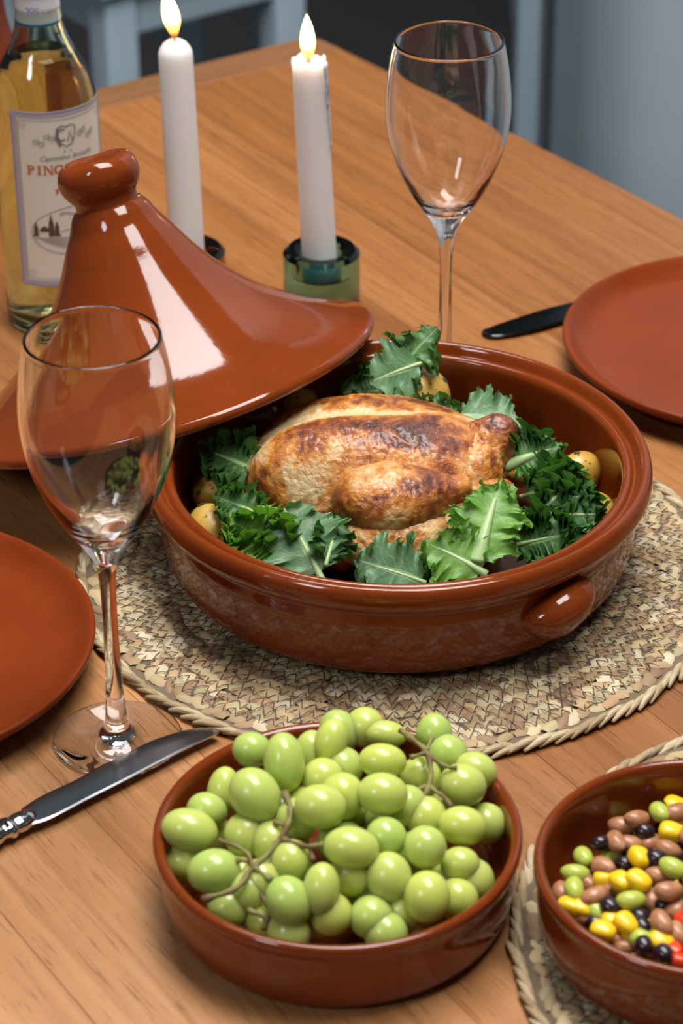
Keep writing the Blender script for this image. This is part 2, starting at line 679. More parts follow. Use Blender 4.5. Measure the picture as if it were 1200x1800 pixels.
# ------------------------------------------------------------------ the room
FLOOR_Z = -0.74
tag(obj('floor', *box(-2.6, 2.6, -0.8, 5.6, FLOOR_Z - 0.05, FLOOR_Z), M['floor'], smooth=False), kind='structure')
tag(obj('wall_back', *box(-2.6, 2.6, 5.6, 5.7, FLOOR_Z, 0.9), M['walldark'], smooth=False), kind='structure')
# rounded end of a pale grey wall to the right of the table
wp = [(0.282, 2.95), (0.268, 2.75), (0.272, 2.63), (0.305, 2.54), (0.38, 2.49), (2.6, 2.1), (2.6, 5.5), (0.30, 5.5)]
wpp = spline(wp[:5], 6).tolist() + wp[5:]
tag(obj('trim_1', *box(0.2355, 0.2645, 3.28, 3.36, FLOOR_Z, 1.4, 0.003), M['chair'], smooth=False), kind='structure')
tag(obj('wall_right', *prism(wpp, FLOOR_Z, 1.4), M['wallgrey'], sharp=40), kind='structure')

# ------------------------------------------------------------------ dining table
TC = np.array([-0.0215, 2.194])
TA = math.radians(-57.0)
table = empty('dining_table', (TC[0], TC[1], 0), (0, 0, TA))
tag(table, 'long brown teak dining table laid with terracotta dishes and candles', 'table')
# local x runs along the boards towards the camera, local y is to the far right side
TL, TW, EB = 1.85, 0.97, 0.041
PW = 0.0745
TH = 0.026


def bow(u):
    return 0.072 * u - 0.039 * u * u


k = 0
y1 = None
while True:
    ya = -PW * k - 0.02
    yb = ya - PW + 0.0002
    if -yb > TW:
        break
    xs = np.linspace(EB + 0.0004, TL, 2 if k else 25)
    if k == 0:
        top = [(x, bow(x)) for x in xs]
        poly = [(xs[0], yb), (xs[-1], yb)] + top[::-1]
    else:
        poly = [(xs[0], yb), (xs[1], yb), (xs[1], ya), (xs[0], ya)]
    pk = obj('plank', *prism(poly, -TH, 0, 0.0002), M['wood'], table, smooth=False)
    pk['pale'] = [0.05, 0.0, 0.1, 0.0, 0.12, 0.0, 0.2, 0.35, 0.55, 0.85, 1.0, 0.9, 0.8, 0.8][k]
    k += 1
YB = yb + PW
# end board across the far end, its outer corner rounded
ep = [(EB, YB), (EB, bow(EB))]
ep += [(0.016 - 0.016 * math.sin(a), bow(0.0) - 0.014 + 0.016 * math.cos(a)) for a in np.linspace(0, PI / 2, 7)]
ep += [(0.0, YB)]
eb = make_mesh('end_board', *prism([(p[1], -p[0]) for p in ep], -TH, 0, 0.0012), M['wood_end'], smooth=False)
add('end_board', eb, table, rot=(0, 0, PI / 2))
for (x0, x1, y0, y1_) in ((0.10, TL - 0.1, -0.12, -0.10), (0.10, TL - 0.1, YB + 0.09, YB + 0.11), (0.10, 0.12, YB + 0.1, -0.11), (TL - 0.12, TL - 0.1, YB + 0.1, -0.11)):
    obj('apron', *box(x0, x1, y0, y1_, -0.11, -TH, 0.002), M['wood'], table, smooth=False)
for x in (0.13, TL - 0.13):
    for y in (-0.13, YB + 0.12):
        V, F = lathe([(0, FLOOR_Z), (0.015, FLOOR_Z), (0.027, -0.11), (0.027, -TH), (0, -TH)], 20)
        obj('leg', V, F, M['wood'], table, loc=(x, y, 0), sharp=40)

# ------------------------------------------------------------------ background chairs


CH_Z = FLOOR_Z + 0.42


def stool(loc, rz, label):
    c = empty('stool', (loc[0], loc[1], FLOOR_Z), (0, 0, rz))
    tag(c, label, 'stool')
    w = 0.125
    for sx in (-1, 1):
        for sy in (-1, 1):
            obj('leg', *box(sx * w - 0.022, sx * w + 0.022, sy * w - 0.022, sy * w + 0.022, 0, 0.455, 0.004), M['chair'], c)
    for s in (-1, 1):
        obj('seat_rail', *box(-w + 0.02, w - 0.02, s * w - 0.014, s * w + 0.014, 0.40, 0.455, 0.003), M['chair'], c)
        obj('seat_rail', *box(s * w - 0.014, s * w + 0.014, -w + 0.02, w - 0.02, 0.40, 0.455, 0.003), M['chair'], c)
    obj('seat', *box(-w - 0.03, w + 0.03, -w - 0.03, w + 0.03, 0.457, 0.480, 0.006), M['chair'], c)
    return c


CA, CB = at(198, 35, CH_Z)[:2], at(492, -40, CH_Z)[:2]
ca = math.atan2(CB[1] - CA[1], CB[0] - CA[0])
cc = CA + 0.125 * np.array([math.cos(ca), math.sin(ca)]) + 0.125 * np.array([-math.sin(ca), math.cos(ca)])
stool(cc, ca, 'blue-grey painted wooden stool behind the far table end, beyond the candles')

# ------------------------------------------------------------------ seagrass mats
MAT_R = 0.1845


def mat_meshes():
    V, F, Cc = [], [], []
    pal = np.array([(0.42, 0.29, 0.145), (0.50, 0.36, 0.19), (0.36, 0.235, 0.115), (0.55, 0.42, 0.24), (0.42, 0.255, 0.13), (0.28, 0.165, 0.085), (0.45, 0.36, 0.19), (0.62, 0.50, 0.32)])
    tV, tF = [], []
    pitch = 0.0074
    nr = int(MAT_R / pitch)
    g = np.linspace(-1, 1, 4)
    for i in range(1, nr + 1):
        r = i * pitch
        n = max(6, int(2 * PI * r / 0.0080))
        for k in range(n):
            a = 2 * PI * (k + rng.uniform(-0.25, 0.25)) / n + i * 0.37
            rr = r + rng.uniform(-0.0012, 0.0012)
            c = np.array([rr * math.cos(a), rr * math.sin(a)])
            ang = a + PI / 2 + rng.choice([-1, 1]) * rng.uniform(0.15, 0.75)
            L = rng.uniform(0.0052, 0.0084)
            Wd = rng.uniform(0.0030, 0.0050)
            hh = rng.uniform(0.0016, 0.0030)
            tl = rng.uniform(-0.0012, 0.0012)
            ux = np.array([math.cos(ang), math.sin(ang)])
            uy = np.array([-ux[1], ux[0]])
            o = len(V)
            col = pal[rng.integers(len(pal))] * rng.uniform(0.8, 1.15)
            for s in g:
                for t_ in (-1, -0.45, 0.45, 1):
                    w = Wd * (1 - 0.45 * s * s)
                    z = 0.0036 + hh * (1 - 0.75 * t_ * t_) * (1 - 0.55 * s * s) + tl * s
                    p = c + ux * s * L + uy * t_ * w
                    V.append((p[0], p[1], z))
                    Cc.append(col * (1 - 0.12 * abs(t_)))
            for x in range(3):
                for y in range(3):
                    F.append((o + x * 4 + y, o + (x + 1) * 4 + y, o + (x + 1) * 4 + y + 1, o + x * 4 + y + 1))
        # zig-zag stitching thread between neighbouring turns
        if i < nr:
            n2 = max(8, int(2 * PI * r / 0.0074))
            pts = []
            for k in range(2 * n2):
                a = 2 * PI * (k + rng.uniform(-0.22, 0.22)) / (2 * n2)
                rr = r + (pitch * 0.98 if k % 2 else -pitch * 0.02) + rng.uniform(-0.001, 0.001)
                pts.append(np.array([rr * math.cos(a), rr * math.sin(a), 0.0052 + rng.uniform(-0.0003, 0.0007)]))
            for k in range(len(pts)):
                a, b = pts[k], pts[(k + 1) % len(pts)]
                m_ = (a + b) / 2 + np.array([0, 0, 0.0009])
                d = b - a
                sd = np.array([-d[1], d[0], 0])
                sd /= np.linalg.norm(sd) + 1e-9
                w = 0.00022
                o = len(tV)
                for q_ in (a, m_, b):
                    tV += [q_ - sd * w, q_ + np.array([0, 0, w * 1.6]), q_ + sd * w]
                for s in (0, 3):
                    tF += [(o + s, o + s + 3, o + s + 4, o + s + 1), (o + s + 1, o + s + 4, o + s + 5, o + s + 2)]
    weave = make_mesh('woven_straw', V, F, M['straw'], colors=np.array(Cc))
    thread = make_mesh('stitching', tV, tF, M['thread'])
    base = make_mesh('backing', *lathe([(0, 0.0004), (MAT_R, 0.0004), (MAT_R + 0.003, 0.002), (MAT_R, 0.0038), (0, 0.0038)], 96), M['mat_base'])
    # one strand of the braided edge: a twisted, tapered bundle
    sp_ = spline([(-0.0125, -0.0026, 0.0020), (-0.005, -0.0012, 0.0042), (0.005, 0.0010, 0.0045), (0.0125, 0.0026, 0.0020)], 4)
    rad = [0.0007 + 0.0017 * math.sin(PI * (0.08 + 0.84 * i / (len(sp_) - 1))) for i in range(len(sp_))]
    strand = make_mesh('straw_strand', *tube(sp_, rad, 7, 0.8), M['braid'])
    return weave, thread, base, strand


weave, thread, base_m, strand_m = mat_meshes()


def place_mat(loc, rz, label):
    r = empty('seagrass_mat', loc, (0, 0, rz))
    tag(r, label, 'placemat', 'round seagrass placemats')
    add('backing', base_m, r)
    tag(add('woven_straw', weave, r), kind='stuff')
    tag(add('stitching', thread, r), kind='stuff')
    n = 128
    for k in range(n):
        a = 2 * PI * k / n
        rr = MAT_R + 0.0030 + random.uniform(-0.0008, 0.0008)
        add('straw_strand', strand_m, r, (rr * math.cos(a), rr * math.sin(a), random.uniform(-0.0004, 0.0004)), (0, 0, a + PI / 2 + random.uniform(-0.06, 0.06)), (1, random.uniform(0.85, 1.15), random.uniform(0.85, 1.1)))
    return r


place_mat((0.034, 1.325, 0), 0.3, 'round woven seagrass placemat under the large tagine pot')
place_mat((0.2704, 0.985, 0), 1.9, 'round woven seagrass placemat under the bowl of mixed beans')
MZ = 0.0072  # top of a mat

# ------------------------------------------------------------------ tagine pot
PC = (0.0329, 1.3346)
pot = empty('tagine_pot', (PC[0], PC[1], MZ))
tag(pot, 'large round terracotta tagine pot holding the roast chicken on a woven mat', 'pot')
prof = [(0, 0), (0.112, 0), (0.124, 0.0015), (0.132, 0.006), (0.1365, 0.014), (0.139, 0.025), (0.1405, 0.040), (0.1405, 0.0475), (0.1408, 0.0505), (0.1430, 0.0525), (0.1462, 0.0550), (0.1478, 0.0595),
        (0.1470, 0.0650), (0.1445, 0.0683), (0.1415, 0.0680), (0.1396, 0.0650), (0.1380, 0.0620), (0.1364, 0.0622), (0.1348, 0.0640), (0.1325, 0.0645), (0.1305, 0.0628), (0.1295, 0.058), (0.1290, 0.045), (0.128, 0.028), (0.124, 0.015), (0.116, 0.009), (0.10, 0.0075), (0, 0.0075)]
prof = [(0, 0), (0.11, 0)] + [tuple(p) for p in spline(prof[2:-2], 3)] + [(0.09, 0.0075), (0, 0.0075)]
obj('pot_body', *lathe(prof, 160), M['glaze'], pot, sharp=50)


def lug(ang):
    V, F = [], []
    n, mseg = 25, 14
    for i in range(n):
        t_ = -1 + 2 * i / (n - 1)
        e = max(0.0, 1 - abs(t_) ** 2.3) ** 0.6
        a = ang + t_ * 0.175
        zc = 0.0375 + 0.004 * t_
        rr = 0.1395
        for k in range(mseg):
            b = 2 * PI * k / mseg
            dr = 0.0175 * e * math.cos(b)
            dz = (0.0145 if math.sin(b) > 0 else 0.0175) * (0.25 + 0.75 * e) * math.sin(b) * (0.35 + 0.65 * e)
            # hangs lower nearer the wall
            dz -= 0.003 * (1 - math.cos(b)) * e
            r_ = rr + dr
            V.append((r_ * math.cos(a), r_ * math.sin(a), zc + dz))
    for i in range(n - 1):
        for k in range(mseg):
            k2 = (k + 1) % mseg
            F.append((i * mseg + k, i * mseg + k2, (i + 1) * mseg + k2, (i + 1) * mseg + k))
    F.append(tuple(range(mseg))[::-1])
    F.append(tuple((n - 1) * mseg + k for k in range(mseg)))
    return V, F


hp = at(968, 1045, MZ + 0.04)
ha = math.atan2(hp[1] - PC[1], hp[0] - PC[0])
obj('handle', *lug(ha), M['glaze'], pot)
obj('handle', *lug(ha + PI), M['glaze'], pot)

# ------------------------------------------------------------------ tagine lid leaning on the pot
LC = Vector((-0.1095, 1.466, 0.0510))
LN = Vector((-0.271, 0.222, 0.937)).normalized()
lid = empty('tagine_cover', LC)
lid.rotation_euler = LN.to_track_quat('Z', 'Y').to_euler()
tag(lid, 'conical terracotta tagine lid leaning tilted against the pot rim', 'lid')
lp_out = [(0.1345, 0.0005), (0.1362, 0.0015), (0.1372, 0.0040), (0.1358, 0.0070), (0.1320, 0.0088), (0.122, 0.0128), (0.104, 0.0225), (0.086, 0.0350), (0.068, 0.0505), (0.053, 0.0675), (0.0420, 0.0840), (0.0340, 0.0985), (0.0282, 0.1080), (0.0245, 0.1160), (0.0212, 0.1205)]
lp_in = [(0.0, 0.108), (0.020, 0.104), (0.029, 0.088), (0.042, 0.064), (0.060, 0.043), (0.080, 0.0265), (0.102, 0.0130), (0.120, 0.0055), (0.130, 0.0015)]
prof = [tuple(p) for p in spline(lp_in, 3)] + [tuple(p) for p in spline(lp_out, 4)] + [(0.0, 0.1205)]
prof[0] = (0.0, prof[0][1])
obj('cone', *lathe(prof, 160), M['glaze'], lid, sharp=60)
kp = [(0.0200, 0.1195), (0.0195, 0.1225), (0.0200, 0.1255), (0.0228, 0.1295), (0.0250, 0.1345), (0.0255, 0.1390), (0.0242, 0.1440), (0.0215, 0.1478), (0.0180, 0.1490), (0.0130, 0.1478), (0.006, 0.1472)]
kprof = [(0, 0.1190)] + [tuple(p) for p in spline(kp, 4)] + [(0, 0.1471)]
V, F = lathe(kprof, 64)
V = np.array(V)
V[:, :2] += 0.0005 * np.stack([vnoise(V, 70, 3), vnoise(V, 70, 9)], 1)
V[:, 2] += np.where(V[:, 2] > 0.143, 0.0012 * vnoise(V, 60, 5), 0)
obj('knob', V, F, M['glaze'], lid)

# ------------------------------------------------------------------ plates
PR = [(0, 0), (0.090, 0), (0.100, 0.0015), (0.112, 0.0075), (0.1215, 0.0140), (0.1255, 0.0185), (0.1258, 0.0212), (0.1240, 0.0222), (0.1210, 0.0203), (0.1150, 0.0150), (0.108, 0.0112), (0.098, 0.0092), (0.08, 0.0088), (0, 0.0088)]
PR = [(0, 0), (0.088, 0)] + [tuple(p) for p in spline(PR[2:-2], 4)] + [(0.06, 0.0088), (0, 0.0088)]
plate_me = make_mesh('dinner_plate', *lathe(PR, 128), M['plate'], sharp=50)
tag(add('dinner_plate', plate_me, loc=(-0.2640, 1.2310, 0)), 'terracotta plate at the left edge beside the near wine glass', 'plate', 'terracotta dinner plates')
tag(add('dinner_plate', plate_me, loc=(0.2755, 1.5835, 0)), 'terracotta plate at the right edge, lying over a knife', 'plate', 'terracotta dinner plates')

# ------------------------------------------------------------------ bowls


def bowl_profile(R, Hh, wall=0.0058, rb=0.93):
    p = [(R * rb - 0.012, 0), (R * rb - 0.005, 0.001), (R * rb, 0.005), (R * 0.962, 0.014), (R * 0.975, Hh * 0.55), (R * 0.972, Hh * 0.76), (R * 0.982, Hh * 0.83), (R * 0.999, Hh * 0.9), (R * 0.998, Hh * 0.965), (R * 0.978, Hh), (R * 0.950, Hh * 0.985), (R * 0.935, Hh * 0.93),
         (R * 0.925, Hh * 0.8), (R * 0.915, Hh * 0.5), (R * 0.88, 0.011), (R * 0.8, 0.0065)]
    return [(0, 0), (R * 0.7, 0)] + [tuple(q) for q in spline(p, 4)] + [(R * 0.5, 0.0060), (0, 0.0060)]


GB = np.array([-0.0032, 1.0258])
GB_R, GB_H = 0.0902, 0.0447
tag(obj('grape_bowl', *lathe(bowl_profile(GB_R, GB_H), 128), M['glaze_dark'], loc=(GB[0], GB[1], 0), sharp=50), 'round shallow terracotta bowl full of green grapes', 'bowl')
BB = np.array([0.1712, 0.9860])
BB_R, BB_Z = 0.0818, 0.0545
tag(obj('bean_bowl', *lathe(bowl_profile(BB_R, BB_Z - MZ), 128), M['glaze_dark'], loc=(BB[0], BB[1], MZ), sharp=50), 'terracotta bowl of mixed beans and corn in the lower right corner', 'bowl')

# ------------------------------------------------------------------ wine glasses


def wine_glass(loc, label):
    g = empty('wine_glass', (*loc, 0))
    tag(g, label, 'wine glass', 'empty wine glasses')
    foot = [(0.0342, 0.0002), (0.0347, 0.0008), (0.0342, 0.0016), (0.028, 0.0021), (0.018, 0.0032), (0.0105, 0.0062), (0.0070, 0.0110), (0.0058, 0.0180)]
    stem = [(0.0049, 0.030), (0.0043, 0.050), (0.0040, 0.075), (0.0042, 0.097), (0.0050, 0.108), (0.0066, 0.1150)]
    bowl = [(0.0098, 0.1210), (0.0145, 0.1290), (0.0200, 0.1375), (0.0262, 0.1485), (0.0315, 0.1605), (0.0358, 0.1740), (0.0385, 0.1870), (0.0395, 0.2000), (0.0389, 0.2145), (0.0369, 0.2300), (0.0342, 0.2437)]
    inner = [(0.0325, 0.2442), (0.0357, 0.2298), (0.0377, 0.2144), (0.0383, 0.2000), (0.0373, 0.1872), (0.0346, 0.1745), (0.0301, 0.1615), (0.0246, 0.1505), (0.0182, 0.1405), (0.0112, 0.1335), (0.0050, 0.1308)]
    p = [(0, 0.0010), (0.012, 0.0002)] + [tuple(q) for q in spline(foot + stem + bowl, 5)] + [(0.0342, 0.2443), (0.0338, 0.2449), (0.0333, 0.2451), (0.0328, 0.2449)] + [tuple(q) for q in spline(inner, 5)] + [(0, 0.1303)]
    obj('glass_body', *lathe(p, 96), M['glass'], g)
    return g


wine_glass((-0.1218, 1.1610), 'empty stemmed wine glass standing in front, beside the silver knife')
wine_glass((0.0690, 1.5520), 'empty stemmed wine glass standing behind the tagine pot')

# ------------------------------------------------------------------ knives


def knife_blade(upper, lower, z, mt, parent):
    """upper / lower outline in world metres, shallow wedge cross-section"""
    up_, lo_ = spline(upper, 5), spline(lower, 5)
    n = 40

    def res(P):
        d = np.r_[0, np.cumsum(np.linalg.norm(np.diff(P, axis=0), axis=1))]
        s = np.linspace(0, d[-1], n)
        return np.stack([np.interp(s, d, P[:, 0]), np.interp(s, d, P[:, 1])], 1)
    A, B = res(up_), res(lo_)
    V, F = [], []
    prof_ = [(0.0, 0.0004), (0.05, 0.0008), (0.55, 0.0018), (0.95, 0.0027), (1.0, 0.0021), (0.97, 0.0009), (0.55, 0.0004), (0.06, -0.0002)]
    for i in range(n):
        for t_, h in prof_:
            p = A[i] * (1 - t_) + B[i] * t_
            V.append((p[0], p[1], z + h))
    m_ = len(prof_)
    for i in range(n - 1):
        for k in range(m_):
            k2 = (k + 1) % m_
            F.append((i * m_ + k, i * m_ + k2, (i + 1) * m_ + k2, (i + 1) * m_ + k))
    F.append(tuple(range(m_))[::-1])
    F.append(tuple((n - 1) * m_ + k for k in range(m_)))
    c = np.array(V).mean(0)
    return obj('blade', np.array(V), F, mt, parent, sharp=25)


kz = 0.0048
kn = empty('table_knife', (0, 0, 0))
tag(kn, 'silver table knife lying across the foot of the near wine glass', 'knife')
knife_blade([at(*p, kz)[:2] for p in [(37, 1423), (73, 1400), (133, 1372), (177, 1347), (213, 1330), (267, 1303), (320, 1286), (353, 1280), (376, 1282), (386, 1288)]],
            [at(*p, kz)[:2] for p in [(52, 1456), (90, 1444), (153, 1411), (195, 1390), (230, 1372), (285, 1343), (326, 1322), (360, 1305), (378, 1296), (387, 1290)]], kz, M['steel'], kn)
ka, kb = at(45, 1440, 0.0065), at(-150, 1541, 0.0065)
kd = (kb - ka) / np.linalg.norm(kb - ka)
hl = 0.105
hp_, hr_ = [], []
for s, r in ((-0.006, 0.0030), (-0.002, 0.0056), (0.004, 0.0066), (0.008, 0.0060), (0.0095, 0.0070), (0.012, 0.0072), (0.0135, 0.0058), (0.016, 0.0056), (0.020, 0.0066), (0.030, 0.0070), (0.060, 0.0085), (0.090, 0.0100), (0.102, 0.0094), (0.108, 0.0040)):
    hp_.append(ka + kd * s)
    hr_.append(r)
hs = spline(np.c_[np.array(hp_), hr_], 3)
obj('handle', *tube(hs[:, :3], hs[:, 3], 16, 0.72), M['silver'], kn)

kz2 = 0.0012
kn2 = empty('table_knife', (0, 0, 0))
tag(kn2, 'steel table knife, dark reflection put into its colour, its tip showing from under the far plate', 'knife')
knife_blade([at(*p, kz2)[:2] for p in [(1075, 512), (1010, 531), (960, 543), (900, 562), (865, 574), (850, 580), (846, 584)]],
            [at(*p, kz2)[:2] for p in [(1085, 545), (1040, 557), (985, 572), (940, 585), (885, 595), (858, 595), (847, 589)]], kz2, M['steel_dark_refl'], kn2)
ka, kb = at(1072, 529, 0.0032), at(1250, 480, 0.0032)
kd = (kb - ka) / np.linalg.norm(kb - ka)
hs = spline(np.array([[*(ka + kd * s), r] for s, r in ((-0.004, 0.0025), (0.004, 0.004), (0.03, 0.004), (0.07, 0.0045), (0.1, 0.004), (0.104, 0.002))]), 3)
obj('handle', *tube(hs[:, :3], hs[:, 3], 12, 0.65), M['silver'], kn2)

# ------------------------------------------------------------------ wine bottle
BL = at(104, 553, 0)
BR = 0.0357
bot = empty('wine_bottle', (BL[0], BL[1], 0))
tag(bot, 'pale green bottle of white wine with cream label behind the lid', 'bottle')
bo = [(BR - 0.006, 0.0002), (BR - 0.0015, 0.0018), (BR, 0.006), (BR, 0.05), (BR, 0.10), (BR, 0.155), (BR - 0.0012, 0.168), (BR - 0.0055, 0.182), (BR - 0.0115, 0.194), (BR - 0.0165, 0.2045), (BR - 0.0197, 0.216), (0.0146, 0.232), (0.0140, 0.26), (0.0138, 0.292), (0.0150, 0.294), (0.0150, 0.300)]
th = 0.0026
bi = [(max(0.0005, r - th), z) for r, z in bo[3:]][::-1] + [(BR - th, 0.012), (BR - 0.008, 0.008), (0.012, 0.014)]
p = [(0, 0.010), (0.010, 0.007), (0.024, 0.0015)] + [tuple(q) for q in spline(bo, 5)] + [tuple(q) for q in spline(bi, 5)] + [(0, 0.017)]
obj('glass_bottle', *lathe(p, 96), M['bottle'], bot)
LEVEL = 0.196
wo = [(r - th + 0.0003, z) for r, z in spline(bo[3:], 5) if z < LEVEL]
p = [(0, 0.0165), (0.012, 0.0135), (BR - 0.008, 0.0075), (BR - th + 0.0003, 0.0118)] + wo + [(wo[-1][0] - 0.0004, LEVEL), (0, LEVEL)]
obj('white_wine', *lathe(p, 96), M['wine'], bot)
TO_CAM = math.atan2(-BL[1], -BL[0])


def wrap(P, r, th0, z0):
    """flat (a, z) artwork in metres onto the bottle, a to the viewer's right"""
    P = np.asarray(P, float)
    a = th0 + P[:, 0] / BR
    return np.stack([r * np.cos(a), r * np.sin(a), z0 + P[:, 1]], 1)


def grid_patch(x0, x1, z0, z1, nx, nz):
    V = [(x0 + (x1 - x0) * i / nx, z0 + (z1 - z0) * j / nz) for i in range(nx + 1) for j in range(nz + 1)]
    F = [(i * (nz + 1) + j, (i + 1) * (nz + 1) + j, (i + 1) * (nz + 1) + j + 1, i * (nz + 1) + j + 1) for i in range(nx) for j in range(nz)]
    return V, F


# label centre angle, measured from the direction of the camera
TH_L = TO_CAM + math.radians(21)
LABH, LABW = 0.127, 0.0755
LZ = 0.1035
lv, lf = grid_patch(-LABW / 2, LABW / 2, -LABH / 2, LABH / 2, 48, 1)
n_ = len(lv)
V = np.vstack([wrap(lv, BR + 0.00035, TH_L, LZ), wrap(lv, BR + 0.00005, TH_L, LZ)])
F = lf + [tuple(i + n_ for i in f[::-1]) for f in lf]
front_label = obj('front_label', V, F, M['paper'], bot)


def ink(name, mt, pieces, lift=0.0006):
    V, F = [], []
    for v, f in pieces:
        o = len(V)
        V += list(wrap(v, BR + lift, TH_L, LZ))
        F += [tuple(i + o for i in q) for q in f]
    return obj(name, V, F, mt, front_label, smooth=False)


def strip(pts, w):
    P = np.asarray(pts, float)
    T = np.gradient(P, axis=0)
    T /= np.linalg.norm(T, axis=1)[:, None] + 1e-12
    Nn = np.stack([-T[:, 1], T[:, 0]], 1)
    w = np.broadcast_to(np.asarray(w, float), (len(P),))
    V = [tuple(x) for x in (P - Nn * w[:, None] / 2)] + [tuple(x) for x in (P + Nn * w[:, None] / 2)]
    n = len(P)
    return V, [(i, i + 1, n + i + 1, n + i) for i in range(n - 1)]


def disc(cx, cz, rx, rz, n=20):
    return [(cx + rx * math.cos(2 * PI * k / n), cz + rz * math.sin(2 * PI * k / n)) for k in range(n)], [tuple(range(n))]


def rect_line(hw, hh, w, n=24):
    xs = np.linspace(-hw, hw, n)
    return [strip([(x, hh) for x in xs], w), strip([(x, -hh) for x in xs], w), strip([(-hw, -hh), (-hw, hh)], w), strip([(hw, -hh), (hw, hh)], w)]


ink('label_border', M['ink_pale'], rect_line(LABW / 2 - 0.0022, LABH / 2 - 0.0022, 0.0040), 0.0005)
ink('border_line', M['ink_blue'], rect_line(LABW / 2 - 0.0006, LABH / 2 - 0.0006, 0.0008), 0.0007)
ink('border_line', M['ink_mid'], rect_line(LABW / 2 - 0.0052, LABH / 2 - 0.0058, 0.0005), 0.0007)
# corner scrolls
sc_ = []
for sx in (-1, 1):
    for sz in (-1, 1):
        cx, cz = sx * (LABW / 2 - 0.0085), sz * (LABH / 2 - 0.0095)
        sc_.append(strip([(cx + 0.003 * math.cos(a) * (1 - a / 12), cz + 0.003 * math.sin(a) * (1 - a / 12)) for a in np.linspace(0, 8, 24)], 0.0004))
ink('corner_scroll', M['ink_pale'], sc_, 0.0007)


def glyph(ch, x, z, h, w):
    s = h * 0.24
    sf = h * 0.10
    out = []

    def bar(x0, z0, x1, z1):
        out.append(([(x + x0, z + z0), (x + x1, z + z0), (x + x1, z + z1), (x + x0, z + z1)], [(0, 1, 2, 3)]))

    def stem_(xc, wd=s):
        bar(xc - wd / 2, 0, xc + wd / 2, h)
        bar(xc - wd * 0.5 - h * 0.1, 0, xc + wd * 0.5 + h * 0.1, sf)
        bar(xc - wd * 0.5 - h * 0.1, h - sf, xc + wd * 0.5 + h * 0.1, h)
    if ch == 'I':
        stem_(w / 2)
    elif ch == 'P':
        stem_(w * 0.28)
        a = np.linspace(PI / 2, -PI / 2, 12)
        cx, cz, r = w * 0.34, h * 0.72, h * 0.23
        pts = [(x + cx, z + cz + r)] + [(x + cx + w * 0.12 + r * 1.15 * math.cos(q_), z + cz + r * math.sin(q_)) for q_ in a] + [(x + cx, z + cz - r)]
        out.append(strip(pts, np.array([sf] + [sf + (s - sf) * math.cos(q_) for q_ in a] + [sf])))
    elif ch == 'N':
        stem_(w * 0.2, s * 0.55)
        stem_(w * 0.85, s * 0.55)
        out.append(([(x + w * 0.10, z + h), (x + w * 0.34, z + h), (x + w * 0.92, z), (x + w * 0.72, z)], [(0, 1, 2, 3)]))
    elif ch == 'O':
        a = np.linspace(0, 2 * PI, 29)
        out.append(strip([(x + w / 2 + w * 0.40 * math.cos(q_), z + h / 2 + h * 0.45 * math.sin(q_)) for q_ in a], [sf + (s - sf) * abs(math.cos(q_)) for q_ in a]))
    elif ch == 'T':
        stem_(w / 2)
        bar(w * 0.05, h - sf, w * 0.95, h)
        bar(w * 0.05, h * 0.76, w * 0.12, h)
        bar(w * 0.88, h * 0.76, w * 0.95, h)
    elif ch == 'B':
        stem_(w * 0.28)
        for cz in (0.27, 0.74):
            a = np.linspace(PI / 2, -PI / 2, 9)
            out.append(strip([(x + w * 0.4 + h * 0.24 * math.cos(q_), z + h * cz + h * 0.22 * math.sin(q_)) for q_ in a], sf * 1.6))
    return out


pc = []
x = -0.0281
for ch, w in zip('PINOT', (0.0062, 0.0040, 0.0072, 0.0068, 0.0064)):
    pc += glyph(ch, x, 0.0190, 0.0068, w)
    x += w + 0.0003
ink('title_lettering', M['ink_orange'], pc)
ink('small_lettering', M['ink_orange'], glyph('B', -0.0100, 0.0050, 0.0034, 0.0032) + glyph('I', -0.0065, 0.0050, 0.0034, 0.0020), 0.0006)
# oval landscape vignette: fields, cypresses, a house
ox, oz, orx, orz = 0.004, -0.023, 0.0315, 0.0175
ink('landscape_ground', M['ink_pale'], [([(ox + orx * math.cos(a), oz - 0.002 + orz * 0.9 * math.sin(a)) for a in np.linspace(PI, 2 * PI, 24)], [tuple(range(24))])], 0.00048)
ink('landscape_outline', M['ink_mid'], [strip([(ox + orx * math.cos(a), oz + orz * math.sin(a)) for a in np.linspace(0, 2 * PI, 60)], 0.0006)], 0.0006)
fl_ = []
for j, sl in enumerate((0.10, 0.24, 0.42, 0.66, 0.95)):
    pts = []
    for t_ in np.linspace(0, 1, 14):
        xx = -0.029 + 0.002 * j + t_ * 0.045
        zz = -0.004 - 0.0008 * j - sl * 0.018 * t_
        if (xx / orx) ** 2 + (zz / orz) ** 2 < 0.96:
            pts.append((ox + xx, oz + zz))
    if len(pts) > 2:
        fl_.append(strip(pts, 0.0008))
for j in range(3):
    fl_.append(strip([(ox - 0.012 + 0.008 * j + 0.022 * t_, oz + 0.000 + 0.004 * t_ + 0.0016 * j) for t_ in np.linspace(0, 1, 8)], 0.0006))
fl_.append(strip([(ox - 0.012 + 0.014 * t_, oz + 0.0125 + 0.0012 * math.sin(6 * t_)) for t_ in np.linspace(0, 1, 10)], 0.0012))
ink('landscape_lines', M['ink_mid'], fl_, 0.0007)
tr_ = []
for xx, hh, ww in ((-0.0285, 0.0075, 0.0016), (-0.0182, 0.0135, 0.0019), (-0.0145, 0.0085, 0.0015)):
    tr_.append(([(ox + xx - ww, oz - 0.0030), (ox + xx + ww, oz - 0.0030), (ox + xx + ww * 0.9, oz + hh * 0.45), (ox + xx, oz + hh), (ox + xx - ww * 0.9, oz + hh * 0.45)], [(0, 1, 2, 3, 4)]))
